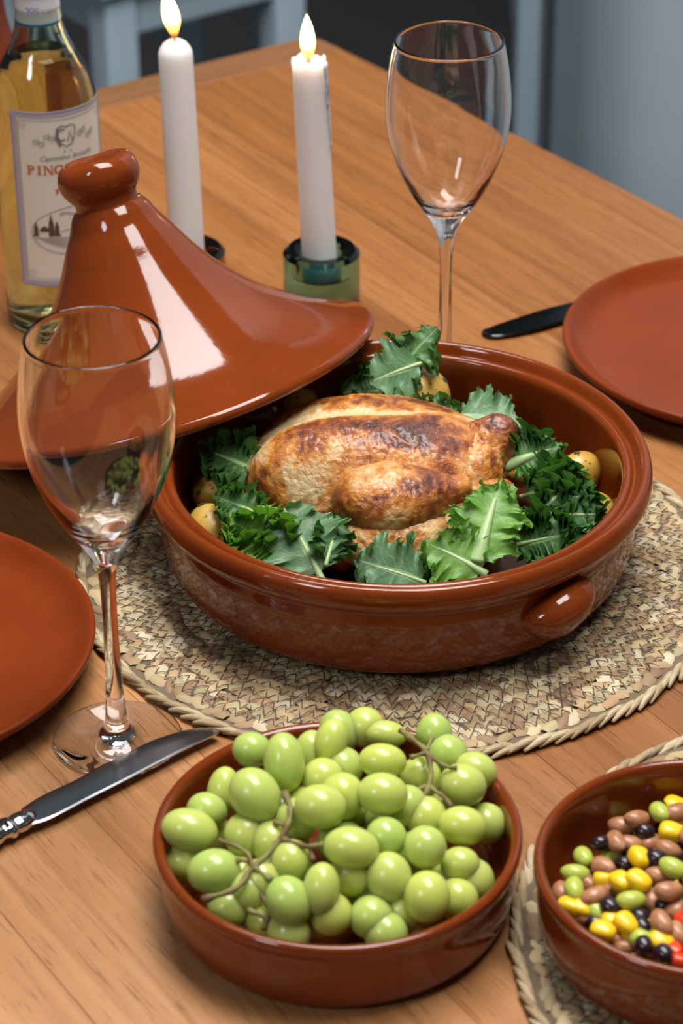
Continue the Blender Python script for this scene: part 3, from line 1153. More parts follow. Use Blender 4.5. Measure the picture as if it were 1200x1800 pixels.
tr_.append(([(ox - 0.0262, oz + 0.0005), (ox - 0.0198, oz + 0.0005), (ox - 0.0205, oz + 0.0034), (ox - 0.0230, oz + 0.0048), (ox - 0.0255, oz + 0.0030)], [(0, 1, 2, 3, 4)]))
tr_.append(strip([(ox - 0.031, oz - 0.0028), (ox - 0.012, oz - 0.0030)], 0.0009))
ink('landscape_trees', M['ink_brown'], tr_, 0.0008)
# crest: shield with letters between scrolling leaves
cz0 = 0.0455
cr_ = [strip([(0 + 0.0068 * x_, cz0 + 0.0075 * z_) for x_, z_ in ((-0.9, 0.8), (-0.5, 1.0), (0, 0.86), (0.5, 1.0), (0.95, 0.8), (0.85, -0.1), (0.55, -0.75), (0, -1.0), (-0.55, -0.75), (-0.9, -0.1), (-0.9, 0.8))], 0.0008)]
cr_.append(strip([(-0.003 + 0.003 * math.cos(a), cz0 + 0.0010 + 0.0040 * math.sin(a)) for a in np.linspace(0.9, 5.4, 16)], 0.0009))
cr_.append(strip([(0.0006, cz0 - 0.004), (0.0024, cz0 + 0.0035), (0.0042, cz0 - 0.004)], 0.0008))
cr_.append(strip([(-0.006, cz0 + 0.0062), (-0.0070, cz0 - 0.001), (-0.0045, cz0 - 0.0065)], 0.0014))
cr_ += [disc(-0.002, cz0 - 0.0105, 0.0007, 0.0005), disc(0.0025, cz0 - 0.0105, 0.0007, 0.0005)]
ink('crest', M['ink_grey'], cr_, 0.0008)
sl_ = []
for sx in (-1, 1):
    for j in range(4):
        cx, cz, r = sx * (0.0100 + 0.0036 * j), cz0 - 0.0040 + 0.0016 * (j % 2) + (0.0035 if j < 2 else 0), 0.0024
        sl_.append(strip([(cx + r * (1 - a / 11) * math.cos(a * sx + 1), cz + r * (1 - a / 11) * math.sin(a * sx + 1)) for a in np.linspace(0, 8.5, 26)], 0.0006))
ink('crest_scroll', M['ink_mid'], sl_, 0.0007)


def text_ink(name, body, size, x, z, mt, shear=0.3, lift=0.0007, parent=None):
    cu = bpy.data.curves.new(name, 'FONT')
    cu.body = body
    cu.size = size
    cu.shear = shear
    cu.align_x = 'CENTER'
    cu.resolution_u = 2
    to = bpy.data.objects.new(name, cu)
    COL.objects.link(to)
    dg = bpy.context.evaluated_depsgraph_get()
    me = bpy.data.meshes.new_from_object(to.evaluated_get(dg))
    bpy.data.objects.remove(to)
    V = np.array([v.co[:2] for v in me.vertices])
    F = [tuple(p_.vertices) for p_ in me.polygons]
    bpy.data.meshes.remove(me)
    bpy.data.curves.remove(cu)
    return V + np.array([x, z]), F


v, f = text_ink('script_lettering', 'Cammino Amadio', 0.0052, 0, cz0 - 0.0165, M['ink_grey'])
ink('script_lettering', M['ink_grey'], [(v, f)], 0.0007)

# neck band
nr_ = 0.01475
V, F = lathe([(0.0142, 0.2190), (nr_ + 0.0003, 0.2190), (nr_, 0.230), (nr_ - 0.0003, 0.2395), (0.0138, 0.2395)], 64)
V = [(x_, y_, z_) for x_, y_, z_ in V]
nb = obj('neck_band', V, F, M['capsule'], bot, sharp=40)
for z0, z1 in ((0.2180, 0.2198), (0.2390, 0.2410)):
    V, F = lathe([(0.0139, z0), (nr_ + 0.0006, z0), (nr_ + 0.0003, z1), (0.0139, z1)], 64)
    obj('band_stripe', V, F, M['ink_teal'], nb, sharp=40)
V, F = lathe([(0.0139, 0.2412), (nr_ - 0.0004, 0.2412), (0.0150, 0.30), (0.0145, 0.3015), (0, 0.3015)], 48)
obj('capsule', V, F, M['capsule'], bot, sharp=40)
for k_, (body, size, a0) in enumerate((('900', 0.0060, -14), ('BIO', 0.0040, 18), ('ARMORIAL', 0.0030, 50))):
    v, f = text_ink('band_lettering', body, size, 0, 0, M['ink_grey'], 0)
    a = TO_CAM + math.radians(a0) + v[:, 0] / nr_
    obj('band_lettering', np.stack([(nr_ + 0.0008) * np.cos(a), (nr_ + 0.0008) * np.sin(a), 0.2275 + v[:, 1]], 1), f, M['ink_mid'] if k_ else M['ink_blue'], nb, smooth=False)

# terracotta jar half out of frame behind the bottle
jl = at(-78, 330, 0)
jp = [(0.030, 0), (0.036, 0.002), (0.044, 0.03), (0.046, 0.06), (0.040, 0.10), (0.033, 0.135), (0.0325, 0.165), (0.037, 0.195), (0.040, 0.22), (0.041, 0.24), (0.038, 0.245), (0.036, 0.235), (0.029, 0.165), (0.036, 0.10), (0.040, 0.05), (0.03, 0.01)]
tag(obj('terracotta_jar', *lathe([(0, 0)] + [(q[0] * 1.5, q[1]) for q in spline(jp, 4)] + [(0, 0.008)], 64), M['plate'], loc=(jl[0], jl[1], 0), sharp=50), 'plain terracotta jar behind the wine bottle, cut by the left frame edge', 'jar')

# ------------------------------------------------------------------ candles and holders


def candle(base, r, h, zb, lean, kind, label):
    c = empty('taper_candle', (base[0], base[1], zb), lean)
    tag(c, label, 'candle', 'lit white taper candles')
    seg = 48
    if kind == 'cone':
        pr = [(0, 0), (r * 1.06, 0), (r * 1.05, 0.01), (r, h - 0.010), (r * 0.99, h - 0.0075), (r * 0.90, h - 0.0045), (r * 0.70, h - 0.0012), (r * 0.45, h + 0.0010), (r * 0.15, h + 0.0008), (0, h + 0.0004)]
        V, F = lathe(pr, seg)
        V = np.array(V)
    else:
        pr = [(0, 0), (r * 1.05, 0), (r * 1.04, 0.01)] + [(r * (1.04 - 0.06 * s), 0.01 + (h - 0.014) * s) for s in np.linspace(0.05, 1, 14)] + [(r * 1.0, h - 0.0015), (r * 0.94, h), (r * 0.82, h - 0.001), (r * 0.6, h - 0.004), (r * 0.25, h - 0.0055), (0, h - 0.0055)]
        V, F = lathe(pr, seg)
        V = np.array(V)
        a = np.arctan2(V[:, 1], V[:, 0])
        topw = np.clip((V[:, 2] - (h - 0.02)) / 0.02, 0, 1)
        V[:, 2] += topw * (0.0016 * np.sin(3 * a + 0.6) + 0.0012 * np.sin(7 * a))
        V[:, 0] *= 1 + topw * 0.03 * np.sin(5 * a)
    wax = obj('wax', V, F, M['wax'], c)
    if kind != 'cone':
        # drips frozen down the right side
        ds = []
        for a0, l0, w0 in ((-0.15, 0.062, 0.0011), (0.05, 0.050, 0.0013), (-0.35, 0.03, 0.0012), (0.3, 0.02, 0.0011)):
            pts, rad = [], []
            for s in np.linspace(0, 1, 22):
                z = h - 0.002 - l0 * s
                aa = a0 + 0.08 * math.sin(9 * s + a0 * 5)
                rr = r * (0.99 + 0.05 * (h - z) / h)
                pts.append((rr * math.cos(aa), rr * math.sin(aa), z))
                rad.append(w0 * (0.65 + 0.45 * math.sin(30 * s * l0 / 0.05 + a0 * 9) ** 2) * (1.15 if s > 0.9 else 1))
            ds.append(tube(pts, rad, 8))
        obj('wax_drip', *join(*ds), M['wax'], wax)
    wz = h - (0.001 if kind == 'cone' else 0.006)
    obj('wick', *tube(spline([(0, 0, wz - 0.002), (0, 0, wz + 0.005), (0.0006, 0, wz + 0.0105)], 4), 0.0006, 6), M['wick'], c)
    fh = 0.036 if kind == 'cone' else 0.0345
    fp = [(0, 0)] + [tuple(q) for q in spline([(0.0014, 0.0006), (0.0034, 0.006), (0.0050, 0.012), (0.0050, 0.018), (0.0036, 0.025), (0.0017, 0.0305), (0.0005, 0.0335)], 4)] + [(0, 0.0345)]
    V, F = lathe([(a * (1.15 if kind == 'cone' else 0.98), b * fh / 0.0345) for a, b in fp], 24)
    V = np.array(V)
    V[:, 0] += (-0.0045 if kind == 'cone' else 0.0006) * (V[:, 2] / fh) ** 1.3
    obj('flame', V, F, M['flame'], c, loc=(0, 0, wz + 0.004))
    return c


def holder(loc, R, h, mt, name, label):
    hr = 0.0138
    pr = [(R - 0.002, 0), (R, 0.002), (R, h * 0.3), (R, h * 0.7), (R, h - 0.003), (R - 0.003, h), (R - 0.008, h), (hr + 0.002, h - 0.001), (hr, h - 0.003), (hr, h - 0.018)]
    V, F = lathe([(0, 0)] + pr + [(hr - 0.001, h - 0.0195), (0, h - 0.0195)], 72)
    return tag(obj('candle_holder', V, F, mt, loc=(loc[0], loc[1], 0), sharp=25), label, 'candle holder', 'round glass candle holders')


c2 = at(566, 545, 0)
holder(c2, 0.0268, 0.0475, M['teal'], 'teal', 'chunky round teal glass holder of the candle behind the lid')
candle((c2[0] - 0.001, c2[1]), 0.0116, 0.158, 0.0285, (0, math.radians(-2.2), 0), 'drip', 'lit white candle with dripping wax in the teal glass holder')
c1 = at(330, 490, 0)
holder(c1, 0.0275, 0.0245, M['amber'], 'amber', 'amber glass holder mostly hidden behind the tagine lid')
candle((c1[0] + 0.0005, c1[1]), 0.0119, 0.1695, 0.0105, (0, math.radians(-0.9), 0), 'cone', 'lit smooth white candle beside the wine bottle')

# ------------------------------------------------------------------ roast chicken
CO = np.array([0.022, 1.350, MZ + 0.0078])
chk = empty('roast_chicken', tuple(CO))
tag(chk, 'golden brown roast chicken lying breast up in the tagine pot', 'chicken')
CREAM = np.array((0.80, 0.58, 0.30))
GOLD = np.array((0.64, 0.235, 0.032))
BROWN = np.array((0.27, 0.060, 0.012))
DARK = np.array((0.075, 0.016, 0.008))


def roast_color(b):
    b = np.clip(b, 0, 1)[:, None]
    c = np.where(b < 0.35, CREAM + (GOLD - CREAM) * (b / 0.35), np.where(b < 0.68, GOLD + (BROWN - GOLD) * ((b - 0.35) / 0.33), BROWN + (DARK - BROWN) * ((b - 0.68) / 0.32)))
    return c


def roast(name, fn, center, sub, rmax, base, blobs, seed, wr=0.0011, parent=chk):
    V, F = star(fn, center, sub, rmax)
    N = normals(V, F)
    # wrinkled skin: ridged noise stretched along the body
    Q = V * np.array([1.0, 0.6, 0.6]) + 0.004 * np.stack([fbm(V, 60, 2, seed + 61), fbm(V, 60, 2, seed + 62), fbm(V, 60, 2, seed + 63)], 1)
    rid = 1 - np.abs(fbm(Q, 150, 3, seed))
    rid2 = 1 - np.abs(fbm(V, 330, 2, seed + 5))
    big = fbm(V, 38, 2, seed + 9)
    V2 = V + N * (wr * (rid - 0.75) * 1.2 + wr * 0.45 * (rid2 - 0.75) * 2 + wr * 1.0 * big)[:, None]
    b = base + 0.72 * fbm(V, 36, 3, seed + 21) + 0.34 * fbm(V, 120, 4, seed + 31) + 0.34 * (0.80 - rid) * 2
    for c, r, amt in blobs:
        d2 = (((V - np.array(c)) / np.array(r)) ** 2).sum(1)
        b = b + amt * np.exp(-d2)
    return obj(name, V2, F, M['skin'], parent, colors=roast_color(b))


def f_torso(P):
    d = [sd_ell(P, (-0.012, 0.010, 0.034), (0.070, 0.058, 0.034)), sd_ell(P, (0.030, 0.004, 0.040), (0.045, 0.044, 0.032))]
    a = smin(d, 0.012)
    br1 = sd_ell(P, (-0.010, -0.007, 0.049), (0.062, 0.030, 0.0275))
    br2 = sd_ell(P, (-0.006, 0.036, 0.044), (0.056, 0.027, 0.0235))
    return smin([a, smin([br1, br2], 0.004)], 0.010)


roast('body', f_torso, (-0.005, 0.008, 0.038), 7, 0.13, 0.41,
      [((-0.005, -0.010, 0.078), (0.050, 0.015, 0.017), 0.52), ((0.030, -0.018, 0.068), (0.024, 0.014, 0.014), 0.25), ((-0.030, 0.018, 0.068), (0.042, 0.0075, 0.012), -0.85), ((0.012, 0.016, 0.070), (0.030, 0.006, 0.010), -0.45),
       ((-0.070, 0.005, 0.030), (0.022, 0.03, 0.03), 0.12), ((-0.045, -0.030, 0.036), (0.014, 0.014, 0.010), -0.18), ((-0.025, -0.035, 0.050), (0.030, 0.010, 0.010), -0.12), ((0.0, 0.04, 0.068), (0.04, 0.012, 0.010), 0.22), ((-0.052, 0.026, 0.055), (0.018, 0.016, 0.016), -0.6),
       ((-0.055, -0.006, 0.062), (0.016, 0.014, 0.012), 0.22), ((0.055, 0.0, 0.055), (0.012, 0.02, 0.02), -0.1), ((-0.012, -0.040, 0.043), (0.030, 0.008, 0.006), -0.2)], 3)


def f_leg(P):
    a = sd_ell(P, (0.005, -0.050, 0.051), (0.033, 0.025, 0.021))
    b = sd_caps(P, (0.010, -0.052, 0.050), (0.045, -0.045, 0.055), 0.017, 0.0085)
    return smin([a, b], 0.010)


roast('drumstick', f_leg, (0.008, -0.051, 0.049), 6, 0.07, 0.47, [((0.008, -0.062, 0.062), (0.02, 0.018, 0.012), 0.16), ((-0.026, -0.055, 0.045), (0.010, 0.02, 0.02), -0.22), ((0.046, -0.046, 0.056), (0.008, 0.01, 0.01), -0.45), ((0.006, -0.07, 0.036), (0.03, 0.01, 0.005), 0.3)], 41, 0.0010)


def f_thigh(P):
    a = sd_ell(P, (0.003, -0.063, 0.0325), (0.033, 0.020, 0.0170))
    b = sd_ell(P, (0.024, -0.058, 0.036), (0.018, 0.018, 0.014))
    return smin([a, b], 0.008)


roast('thigh', f_thigh, (0.006, -0.062, 0.033), 6, 0.06, 0.34, [((0.022, -0.076, 0.030), (0.008, 0.01, 0.007), -0.75), ((-0.022, -0.065, 0.022), (0.012, 0.015, 0.012), -0.2), ((0.002, -0.07, 0.018), (0.02, 0.012, 0.006), 0.2)], 57, 0.0009)


def f_rump(P):
    a = sd_caps(P, (0.034, 0.004, 0.046), (0.068, 0.004, 0.055), 0.023, 0.0150)
    b = sd_ell(P, (0.069, 0.004, 0.064), (0.012, 0.010, 0.010))
    c = sd_ell(P, (0.055, -0.012, 0.046), (0.018, 0.016, 0.017))
    return smin([a, b, c], 0.007)


roast('drumstick', f_rump, (0.054, 0.002, 0.052), 6, 0.06, 0.60, [((0.08, 0.0, 0.07), (0.010, 0.012, 0.010), 0.18), ((0.05, -0.01, 0.06), (0.012, 0.012, 0.012), -0.12)], 71, 0.0016)


def f_shank(P):
    a = sd_caps(P, (0.040, -0.046, 0.052), (0.064, -0.040, 0.050), 0.0075, 0.0065)
    b = sd_ell(P, (0.070, -0.038, 0.049), (0.0085, 0.0075, 0.0075))
    return smin([a, b], 0.004)


roast('shank', f_shank, (0.055, -0.0425, 0.051), 4, 0.04, 0.30, [((0.074, -0.037, 0.052), (0.007, 0.009, 0.008), 0.6), ((0.046, -0.048, 0.054), (0.008, 0.008, 0.008), -0.35)], 83, 0.0007)


def f_wing(P):
    a = sd_caps(P, (-0.050, -0.040, 0.020), (-0.022, -0.058, 0.020), 0.013, 0.011)
    b = sd_ell(P, (-0.036, -0.050, 0.026), (0.020, 0.013, 0.012))
    return smin([a, b], 0.008)


roast('wing', f_wing, (-0.036, -0.050, 0.022), 4, 0.05, 0.58, [((-0.03, -0.06, 0.02), (0.02, 0.01, 0.01), 0.15)], 91, 0.0010)


def f_flesh(P):
    a = sd_ell(P, (0.046, -0.052, 0.030), (0.022, 0.018, 0.020))
    b = sd_ell(P, (0.056, -0.034, 0.028), (0.016, 0.020, 0.016))
    return smin([a, b], 0.008)


roast('carved_flesh', f_flesh, (0.050, -0.044, 0.029), 5, 0.05, 0.10, [((0.05, -0.068, 0.036), (0.01, 0.01, 0.006), 0.4)], 97, 0.0007)

# ------------------------------------------------------------------ dark disc added to darken the pot interior
M['juice'] = mat('pot_shade_disc', (0.050, 0.016, 0.005), 0.12, spec=0.5)
jv, jf = lathe([(0, 0.0082), (0.06, 0.0084), (0.112, 0.0088), (0.1165, 0.0098), (0.112, 0.0106), (0.06, 0.0108), (0, 0.0108)], 96)
jv = np.array(jv)
jv[:, 2] += 0.0004 * vnoise(jv * np.array([1, 1, 0]), 45, 2)
tag(obj('pot_shade_disc', jv, jf, M['juice'], loc=(PC[0], PC[1], MZ)), 'dark brown disc added on the floor of the tagine pot to darken its inside', 'shade disc')

# ------------------------------------------------------------------ potatoes
PZ = MZ + 0.0075


def potato(px, py, z, r, rot, label, seed, herbs=7):
    c = at(px, py, z)
    V, F = ico(4)
    V = V * np.array(r)
    V = V * (1 + 0.07 * fbm(V, 45, 2, seed))[:, None]
    p_ = empty('potato', tuple(c), rot)
    tag(p_, label, 'potato', 'herbed baby potatoes in the tagine pot')
    obj('skin', V, F, M['potato'], p_)
    rs = random.Random(seed)
    N = normals(V, F)
    for k in range(herbs):
        i = rs.randrange(len(V))
        if (p_.rotation_euler.to_matrix() @ Vector(N[i]))[2] < 0.1:
            continue
        n = N[i]
        t1 = np.cross(n, [0.3, 0.9, 0.2])
        t1 /= np.linalg.norm(t1)
        t2 = np.cross(n, t1)
        hv = []
        m_ = 8
        for q_ in range(m_):
            a = 2 * PI * q_ / m_
            rr = rs.uniform(0.0009, 0.0024)
            hv.append(V[i] + n * 0.0006 + t1 * rr * math.cos(a) * 1.4 + t2 * rr * math.sin(a))
        hv.append(V[i] + n * 0.0011)
        hf = [(q_, (q_ + 1) % m_, m_) for q_ in range(m_)]
        obj('herb_fleck', hv, hf, M['herb'], p_)
    return p_


potato(372, 930, 0.036, (0.0135, 0.0165, 0.0135), (0.2, 0.3, 0.5), 'herb-flecked potato at the far left of the pot against the front rim', 5, 22)
potato(388, 868, 0.036, (0.0170, 0.0140, 0.0140), (0.1, 0.2, 0.3), 'potato at the left under the lid edge, behind the curly kale', 6, 16)
potato(492, 978, 0.034, (0.0130, 0.0120, 0.0160), (0.3, 0.1, 0.2), 'potato peeking out beside the large flat kale leaf in front', 8, 8)
potato(732, 700, 0.056, (0.0220, 0.0190, 0.0190), (0.1, -0.2, 0.2), 'large pale potato behind the chicken under the tall kale leaf', 9, 16)
potato(1018, 832, 0.038, (0.0150, 0.0120, 0.0140), (0.2, 0.4, 0.8), 'yellow potato at the right wall of the pot behind curly kale', 10, 8)
potato(918, 832, 0.040, (0.0095, 0.0090, 0.0090), (0.4, 0.1, 0.1), 'small potato between the chicken leg and the right kale cluster', 12, 4)
potato(1046, 900, 0.030, (0.0120, 0.0130, 0.0120), (0.1, 0.1, 0.6), 'potato almost hidden under the rightmost kale', 14, 4)
potato(520, 705, 0.045, (0.0140, 0.0130, 0.0130), (0.1, 0.1, 0.4), 'potato in the dark shade under the lid behind the chicken', 15, 5)

# ------------------------------------------------------------------ kale


def kale(B, T, W, up, seed, label, mt='kale', frill=0.30, freq=6.0, cup=0.25, bend=0.15, stem=0.25, shape=0.75, stem_r=0.0012, ns=240, nt=33, blunt=0.0):
    B, T = np.asarray(B, float), np.asarray(T, float)
    L = np.linalg.norm(T - B)
    ex = (T - B) / L
    up = np.asarray(up, float)
    ez = up - ex * (up @ ex)
    ez /= np.linalg.norm(ez)
    ey = np.cross(ez, ex)
    rs = np.random.default_rng(seed)
    ph = rs.uniform(0, 2 * PI, 10)
    s = np.linspace(0, 1, ns)
    t_ = np.linspace(-1, 1, nt)
    S, Tt = np.meshgrid(s, t_, indexing='ij')
    side = (Tt > 0).astype(float)
    ab = np.abs(Tt)
    w = W * (np.sin(PI * np.clip(S * (0.93 - blunt) + 0.06, 0, 1) ** shape)) ** 0.6
    lob = 1 + 0.15 * np.sin(2 * PI * 2.3 * S + ph[0] + side * 2.1) + 0.10 * np.sin(2 * PI * 4.7 * S + ph[1] + side * 1.3)
    w = w * (1 + (lob - 1) * ab)
    jag = 0.022 * np.sin(2 * PI * 19 * S + ph[3] + 3 * side) + 0.016 * np.sin(2 * PI * 33 * S + ph[4])
    w = w * (1 + jag * ab ** 6)
    x = S * L + 0.15 * ab * w * (1 - S)
    y = np.sign(Tt) * ab * w
    fa = (0.66 if frill < 0.3 else 1.0) * frill * W * ab ** 2.0
    fq = freq * 0.8
    # ruffle wavelength drifts along the margin so the curls stay irregular
    Sw = S + 0.05 * np.sin(2 * PI * 1.7 * S + ph[8]) + 0.02 * np.sin(2 * PI * 4.1 * S + ph[9])
    A1 = 2 * PI * fq * Sw + ph[5] + side * 1.7
    A2 = 2 * PI * fq * 2.2 * Sw + ph[6] + side * 0.6
    A3 = 2 * PI * fq * 4.7 * S + ph[7]
    z = cup * W * ab ** 1.7 + fa * (np.sin(A1) + 0.7 * np.sin(A2) * ab ** 2) + 0.26 * fa * ab ** 5 * np.sin(A3)
    x = x + fa * (0.30 * np.cos(A1 + 0.8) + 0.45 * np.cos(A2) * ab ** 2 + 0.15 * ab ** 5 * np.cos(A3))
    y = y - np.sign(Tt) * fa * (0.35 + 0.40 * np.sin(A2 + 1.1) + 0.12 * ab ** 4 * np.cos(A3 + 0.7))
    z = z + bend * L * 4 * S * (1 - S) * 0.5
    P = B + x[..., None] * ex + y[..., None] * ey + z[..., None] * ez
    P = P.reshape(-1, 3)
    P = P + 0.05 * W * np.stack([fbm(P, 60, 2, seed), fbm(P, 60, 2, seed + 3), fbm(P, 60, 2, seed + 7)], 1)
    F = [(i * nt + j, (i + 1) * nt + j, (i + 1) * nt + j + 1, i * nt + j + 1) for i in range(ns - 1) for j in range(nt - 1)]
    uv = np.stack([S.ravel(), (Tt.ravel() + 1) / 2], 1)
    c0 = B.copy()
    k_ = empty('kale_leaf', tuple(c0))
    tag(k_, label, 'kale', 'kale leaves around the chicken')
    obj('blade', P - c0, F, M[mt], k_, uv=uv)
    pts, rad = [], []
    for q_ in np.linspace(-stem, 0.8, 26):
        zz = bend * L * 4 * q_ * (1 - q_) * 0.5 if q_ > 0 else bend * L * 2 * q_
        pts.append(B + ex * q_ * L + ez * (zz - 0.0004) - c0)
        rad.append(stem_r * (1.0 - 0.85 * (q_ + stem) / (0.8 + stem)) + 0.00025)
    obj('stem', *tube(pts, rad, 8), M['kale_stem'], k_)
    return k_


# far side
kale(at(672, 685, 0.066), at(768, 578, 0.098), 0.019, (-0.2, -0.8, 0.6), 21, 'tall curly kale leaf standing up over the far pot rim', 'kale', 0.34, 5, 0.12, 0.12, 0.1)
kale(at(735, 640, 0.082), at(648, 672, 0.074), 0.020, (0.05, -0.75, 0.65), 22, 'flat pale kale leaf below the tall one at the far rim', 'kale_pale', 0.14, 3, 0.05, 0.12, 0.1)
kale(at(722, 728, 0.068), at(812, 722, 0.068), 0.012, (0, -0.6, 0.8), 23, 'small curly kale piece between the far potato and the chicken', 'kale', 0.32, 9, 0.15, 0.1, 0.1)
kale(at(805, 730, 0.064), at(915, 748, 0.062), 0.020, (0.1, -0.5, 0.85), 24, 'pointed kale leaf behind the chicken leg end', 'kale_pale', 0.18, 4, 0.1, 0.12, 0.1)
kale(at(690, 690, 0.050), at(600, 690, 0.058), 0.017, (0, -0.6, 0.8), 25, 'dark kale under the lid left of the far potato', 'kale', 0.32, 10, 0.1, 0.1, 0.1)
# right cluster
kale(at(900, 815, 0.064), at(985, 785, 0.072), 0.018, (-0.1, -0.7, 0.75), 31, 'kale leaf with a thick pale stem right of the chicken leg', 'kale', 0.32, 10, 0.2, 0.15, 0.15, stem_r=0.0040)
kale(at(925, 870, 0.056), at(1040, 850, 0.062), 0.020, (0.1, -0.7, 0.75), 32, 'dark curly kale leaf in the middle of the right cluster', 'kale', 0.36, 12, 0.15, 0.15, 0.1)
kale(at(935, 912, 0.052), at(1060, 885, 0.054), 0.021, (0.2, -0.7, 0.7), 33, 'curly kale leaf nearest the right pot wall', 'kale', 0.36, 12, 0.15, 0.12, 0.1)
kale(at(905, 958, 0.046), at(1015, 935, 0.048), 0.019, (0.1, -0.75, 0.65), 34, 'lowest curly kale leaf of the right cluster near the front rim', 'kale', 0.36, 12, 0.1, 0.12, 0.1)
kale(at(965, 885, 0.060), at(1015, 835, 0.066), 0.016, (0.1, -0.8, 0.6), 35, 'small upright curly kale in front of the right potato', 'kale', 0.36, 10, 0.2, 0.1, 0.1)
kale(at(1000, 905, 0.056), at(1058, 905, 0.052), 0.015, (0.3, -0.7, 0.6), 36, 'pale kale tip at the far right of the cluster', 'kale_pale', 0.30, 5, 0.1, 0.1, 0.1)
# front
kale(at(838, 985, 0.050), at(878, 852, 0.076), 0.022, (-0.1, -0.8, 0.6), 41, 'fresh kale leaf with a thick cut pale stem in front of the chicken', 'kale_bright', 0.26, 5, 0.15, 0.14, 0.02, stem_r=0.0048)
kale(at(905, 905, 0.062), at(835, 880, 0.070), 0.016, (0.1, -0.7, 0.7), 51, 'light green kale blade beside the thick cut stem', 'kale_bright', 0.20, 4, 0.1, 0.14, 0.3, stem_r=0.0020)
kale(at(845, 1004, 0.046), at(752, 955, 0.056), 0.021, (0.1, -0.75, 0.7), 42, 'bright kale leaf at the front rim right of the drumstick', 'kale_bright', 0.28, 5, 0.1, 0.15, 0.1, stem_r=0.0024)
kale(at(742, 1022, 0.042), at(622, 985, 0.050), 0.021, (0, -0.75, 0.7), 43, 'grey-green kale leaf at the middle of the front rim', 'kale_pale', 0.26, 5, 0.12, 0.16, 0.05)
kale(at(560, 1008, 0.046), at(500, 893, 0.068), 0.025, (0.1, -0.85, 0.6), 44, 'large flat veined kale leaf left of the drumstick', 'kale_pale', 0.17, 4, 0.05, 0.08, 0.10, stem_r=0.0022)
kale(at(575, 985, 0.052), at(595, 905, 0.064), 0.013, (0.2, -0.85, 0.55), 45, 'narrow kale lobe between the flat leaf and the drumstick', 'kale', 0.30, 5, 0.1, 0.1, 0.1)
kale(at(505, 985, 0.046), at(405, 912, 0.060), 0.021, (-0.1, -0.7, 0.7), 46, 'bright curly kale leaf left of the flat veined leaf', 'kale_bright', 0.36, 12, 0.15, 0.15, 0.1)
kale(at(478, 992, 0.044), at(405, 962, 0.050), 0.015, (-0.1, -0.7, 0.7), 47, 'tight green kale curls on the front rim left of the second potato', 'kale_bright', 0.36, 12, 0.2, 0.1, 0.1)
kale(at(470, 910, 0.052), at(378, 872, 0.058), 0.014, (0, -0.7, 0.7), 48, 'small dark kale piece between the two left potatoes', 'kale', 0.32, 10, 0.15, 0.1, 0.1)
kale(at(450, 830, 0.058), at(360, 790, 0.060), 0.018, (0, -0.6, 0.8), 49, 'shaded kale under the lid at the left end of the chicken', 'kale', 0.32, 10, 0.2, 0.1, 0.3, stem_r=0.0026)
kale(at(680, 1020, 0.036), at(760, 1000, 0.042), 0.013, (0, -0.75, 0.7), 50, 'dark kale piece low at the front rim between two leaves', 'kale', 0.4, 6, 0.15, 0.1, 0.1)

# ------------------------------------------------------------------ grapes
GR = []
_S = 1.7647
for X, Y, a, b, ang, dz in [
    (905, 108, 57, 68, 0, 1), (610, 100, 62, 72, -20, 0), (585, 130, 52, 75, 15, 1), (690, 85, 45, 40, 0, -1), (752, 108, 70, 45, 5, 0), (340, 155, 62, 56, 10, 1), (440, 195, 65, 95, -5, 1), (520, 165, 52, 72, 10, 0),
    (745, 190, 75, 55, 5, 1), (1035, 220, 68, 58, 25, 0), (993, 265, 75, 68, 15, 1), (862, 240, 50, 58, 0, -1), (350, 297, 78, 92, -35, 1), (250, 282, 50, 76, 10, 0), (745, 292, 80, 66, 5, 1), (620, 300, 70, 75, 10, 0),
    (552, 332, 82, 70, 5, 1), (200, 345, 65, 58, 20, 0), (147, 405, 90, 68, 15, 1), (993, 392, 76, 62, 10, 1), (880, 365, 55, 60, 0, -1), (1065, 385, 38, 62, 0, -1), (755, 428, 65, 65, 0, 0), (648, 460, 88, 67, 8, 1),
    (877, 458, 67, 68, 0, 1), (320, 420, 66, 72, 0, -1), (480, 370, 52, 65, 0, -1), (460, 500, 62, 60, 0, -1), (222, 532, 85, 70, -10, 1), (985, 510, 62, 55, 0, 0), (765, 552, 72, 82, -10, 0), (555, 588, 58, 84, 5, 1),
    (455, 625, 72, 82, -30, 1), (645, 545, 60, 40, 0, -1), (883, 612, 74, 82, 0, 1), (130, 505, 40, 55, 0, -1), (265, 645, 62, 48, 20, -1), (710, 675, 67, 55, 5, -1), (585, 665, 50, 36, 0, -1), (455, 722, 60, 30, 5, -1),
    (755, 725, 56, 22, 0, -1), (1025, 560, 50, 70, 0, -1), (975, 620, 50, 55, 0, -1), (330, 595, 30, 40, 0, -1), (370, 560, 30, 45, 0, -1), (810, 655, 50, 45, 0, -2), (620, 210, 36, 30, 0, -1), (560, 245, 60, 45, 0, -1), (820, 330, 40, 60, 0, -1), (945, 170, 42, 40, 0, -1), (400, 440, 30, 40, 0, -2)]:
    GR.append((250 + X / _S, 1230 + Y / _S, a / _S, b / _S, ang, dz))
GR += [(540, 1420, 44, 40, 0, -3), (600, 1480, 44, 40, 0, -3), (680, 1440, 44, 40, 0, -3), (640, 1560, 44, 40, 0, -3), (500, 1480, 44, 40, 0, -3), (730, 1500, 44, 40, 0, -3), (430, 1400, 40, 40, 0, -3), (780, 1430, 40, 40, 0, -3), (370, 1470, 40, 40, 0, -3), (420, 1540, 40, 40, 0, -3), (560, 1610, 40, 38, 0, -3), (700, 1590, 40, 38, 0, -3), (790, 1540, 40, 40, 0, -3), (470, 1620, 36, 36, 0, -3), (620, 1420, 40, 40, 0, -3)]


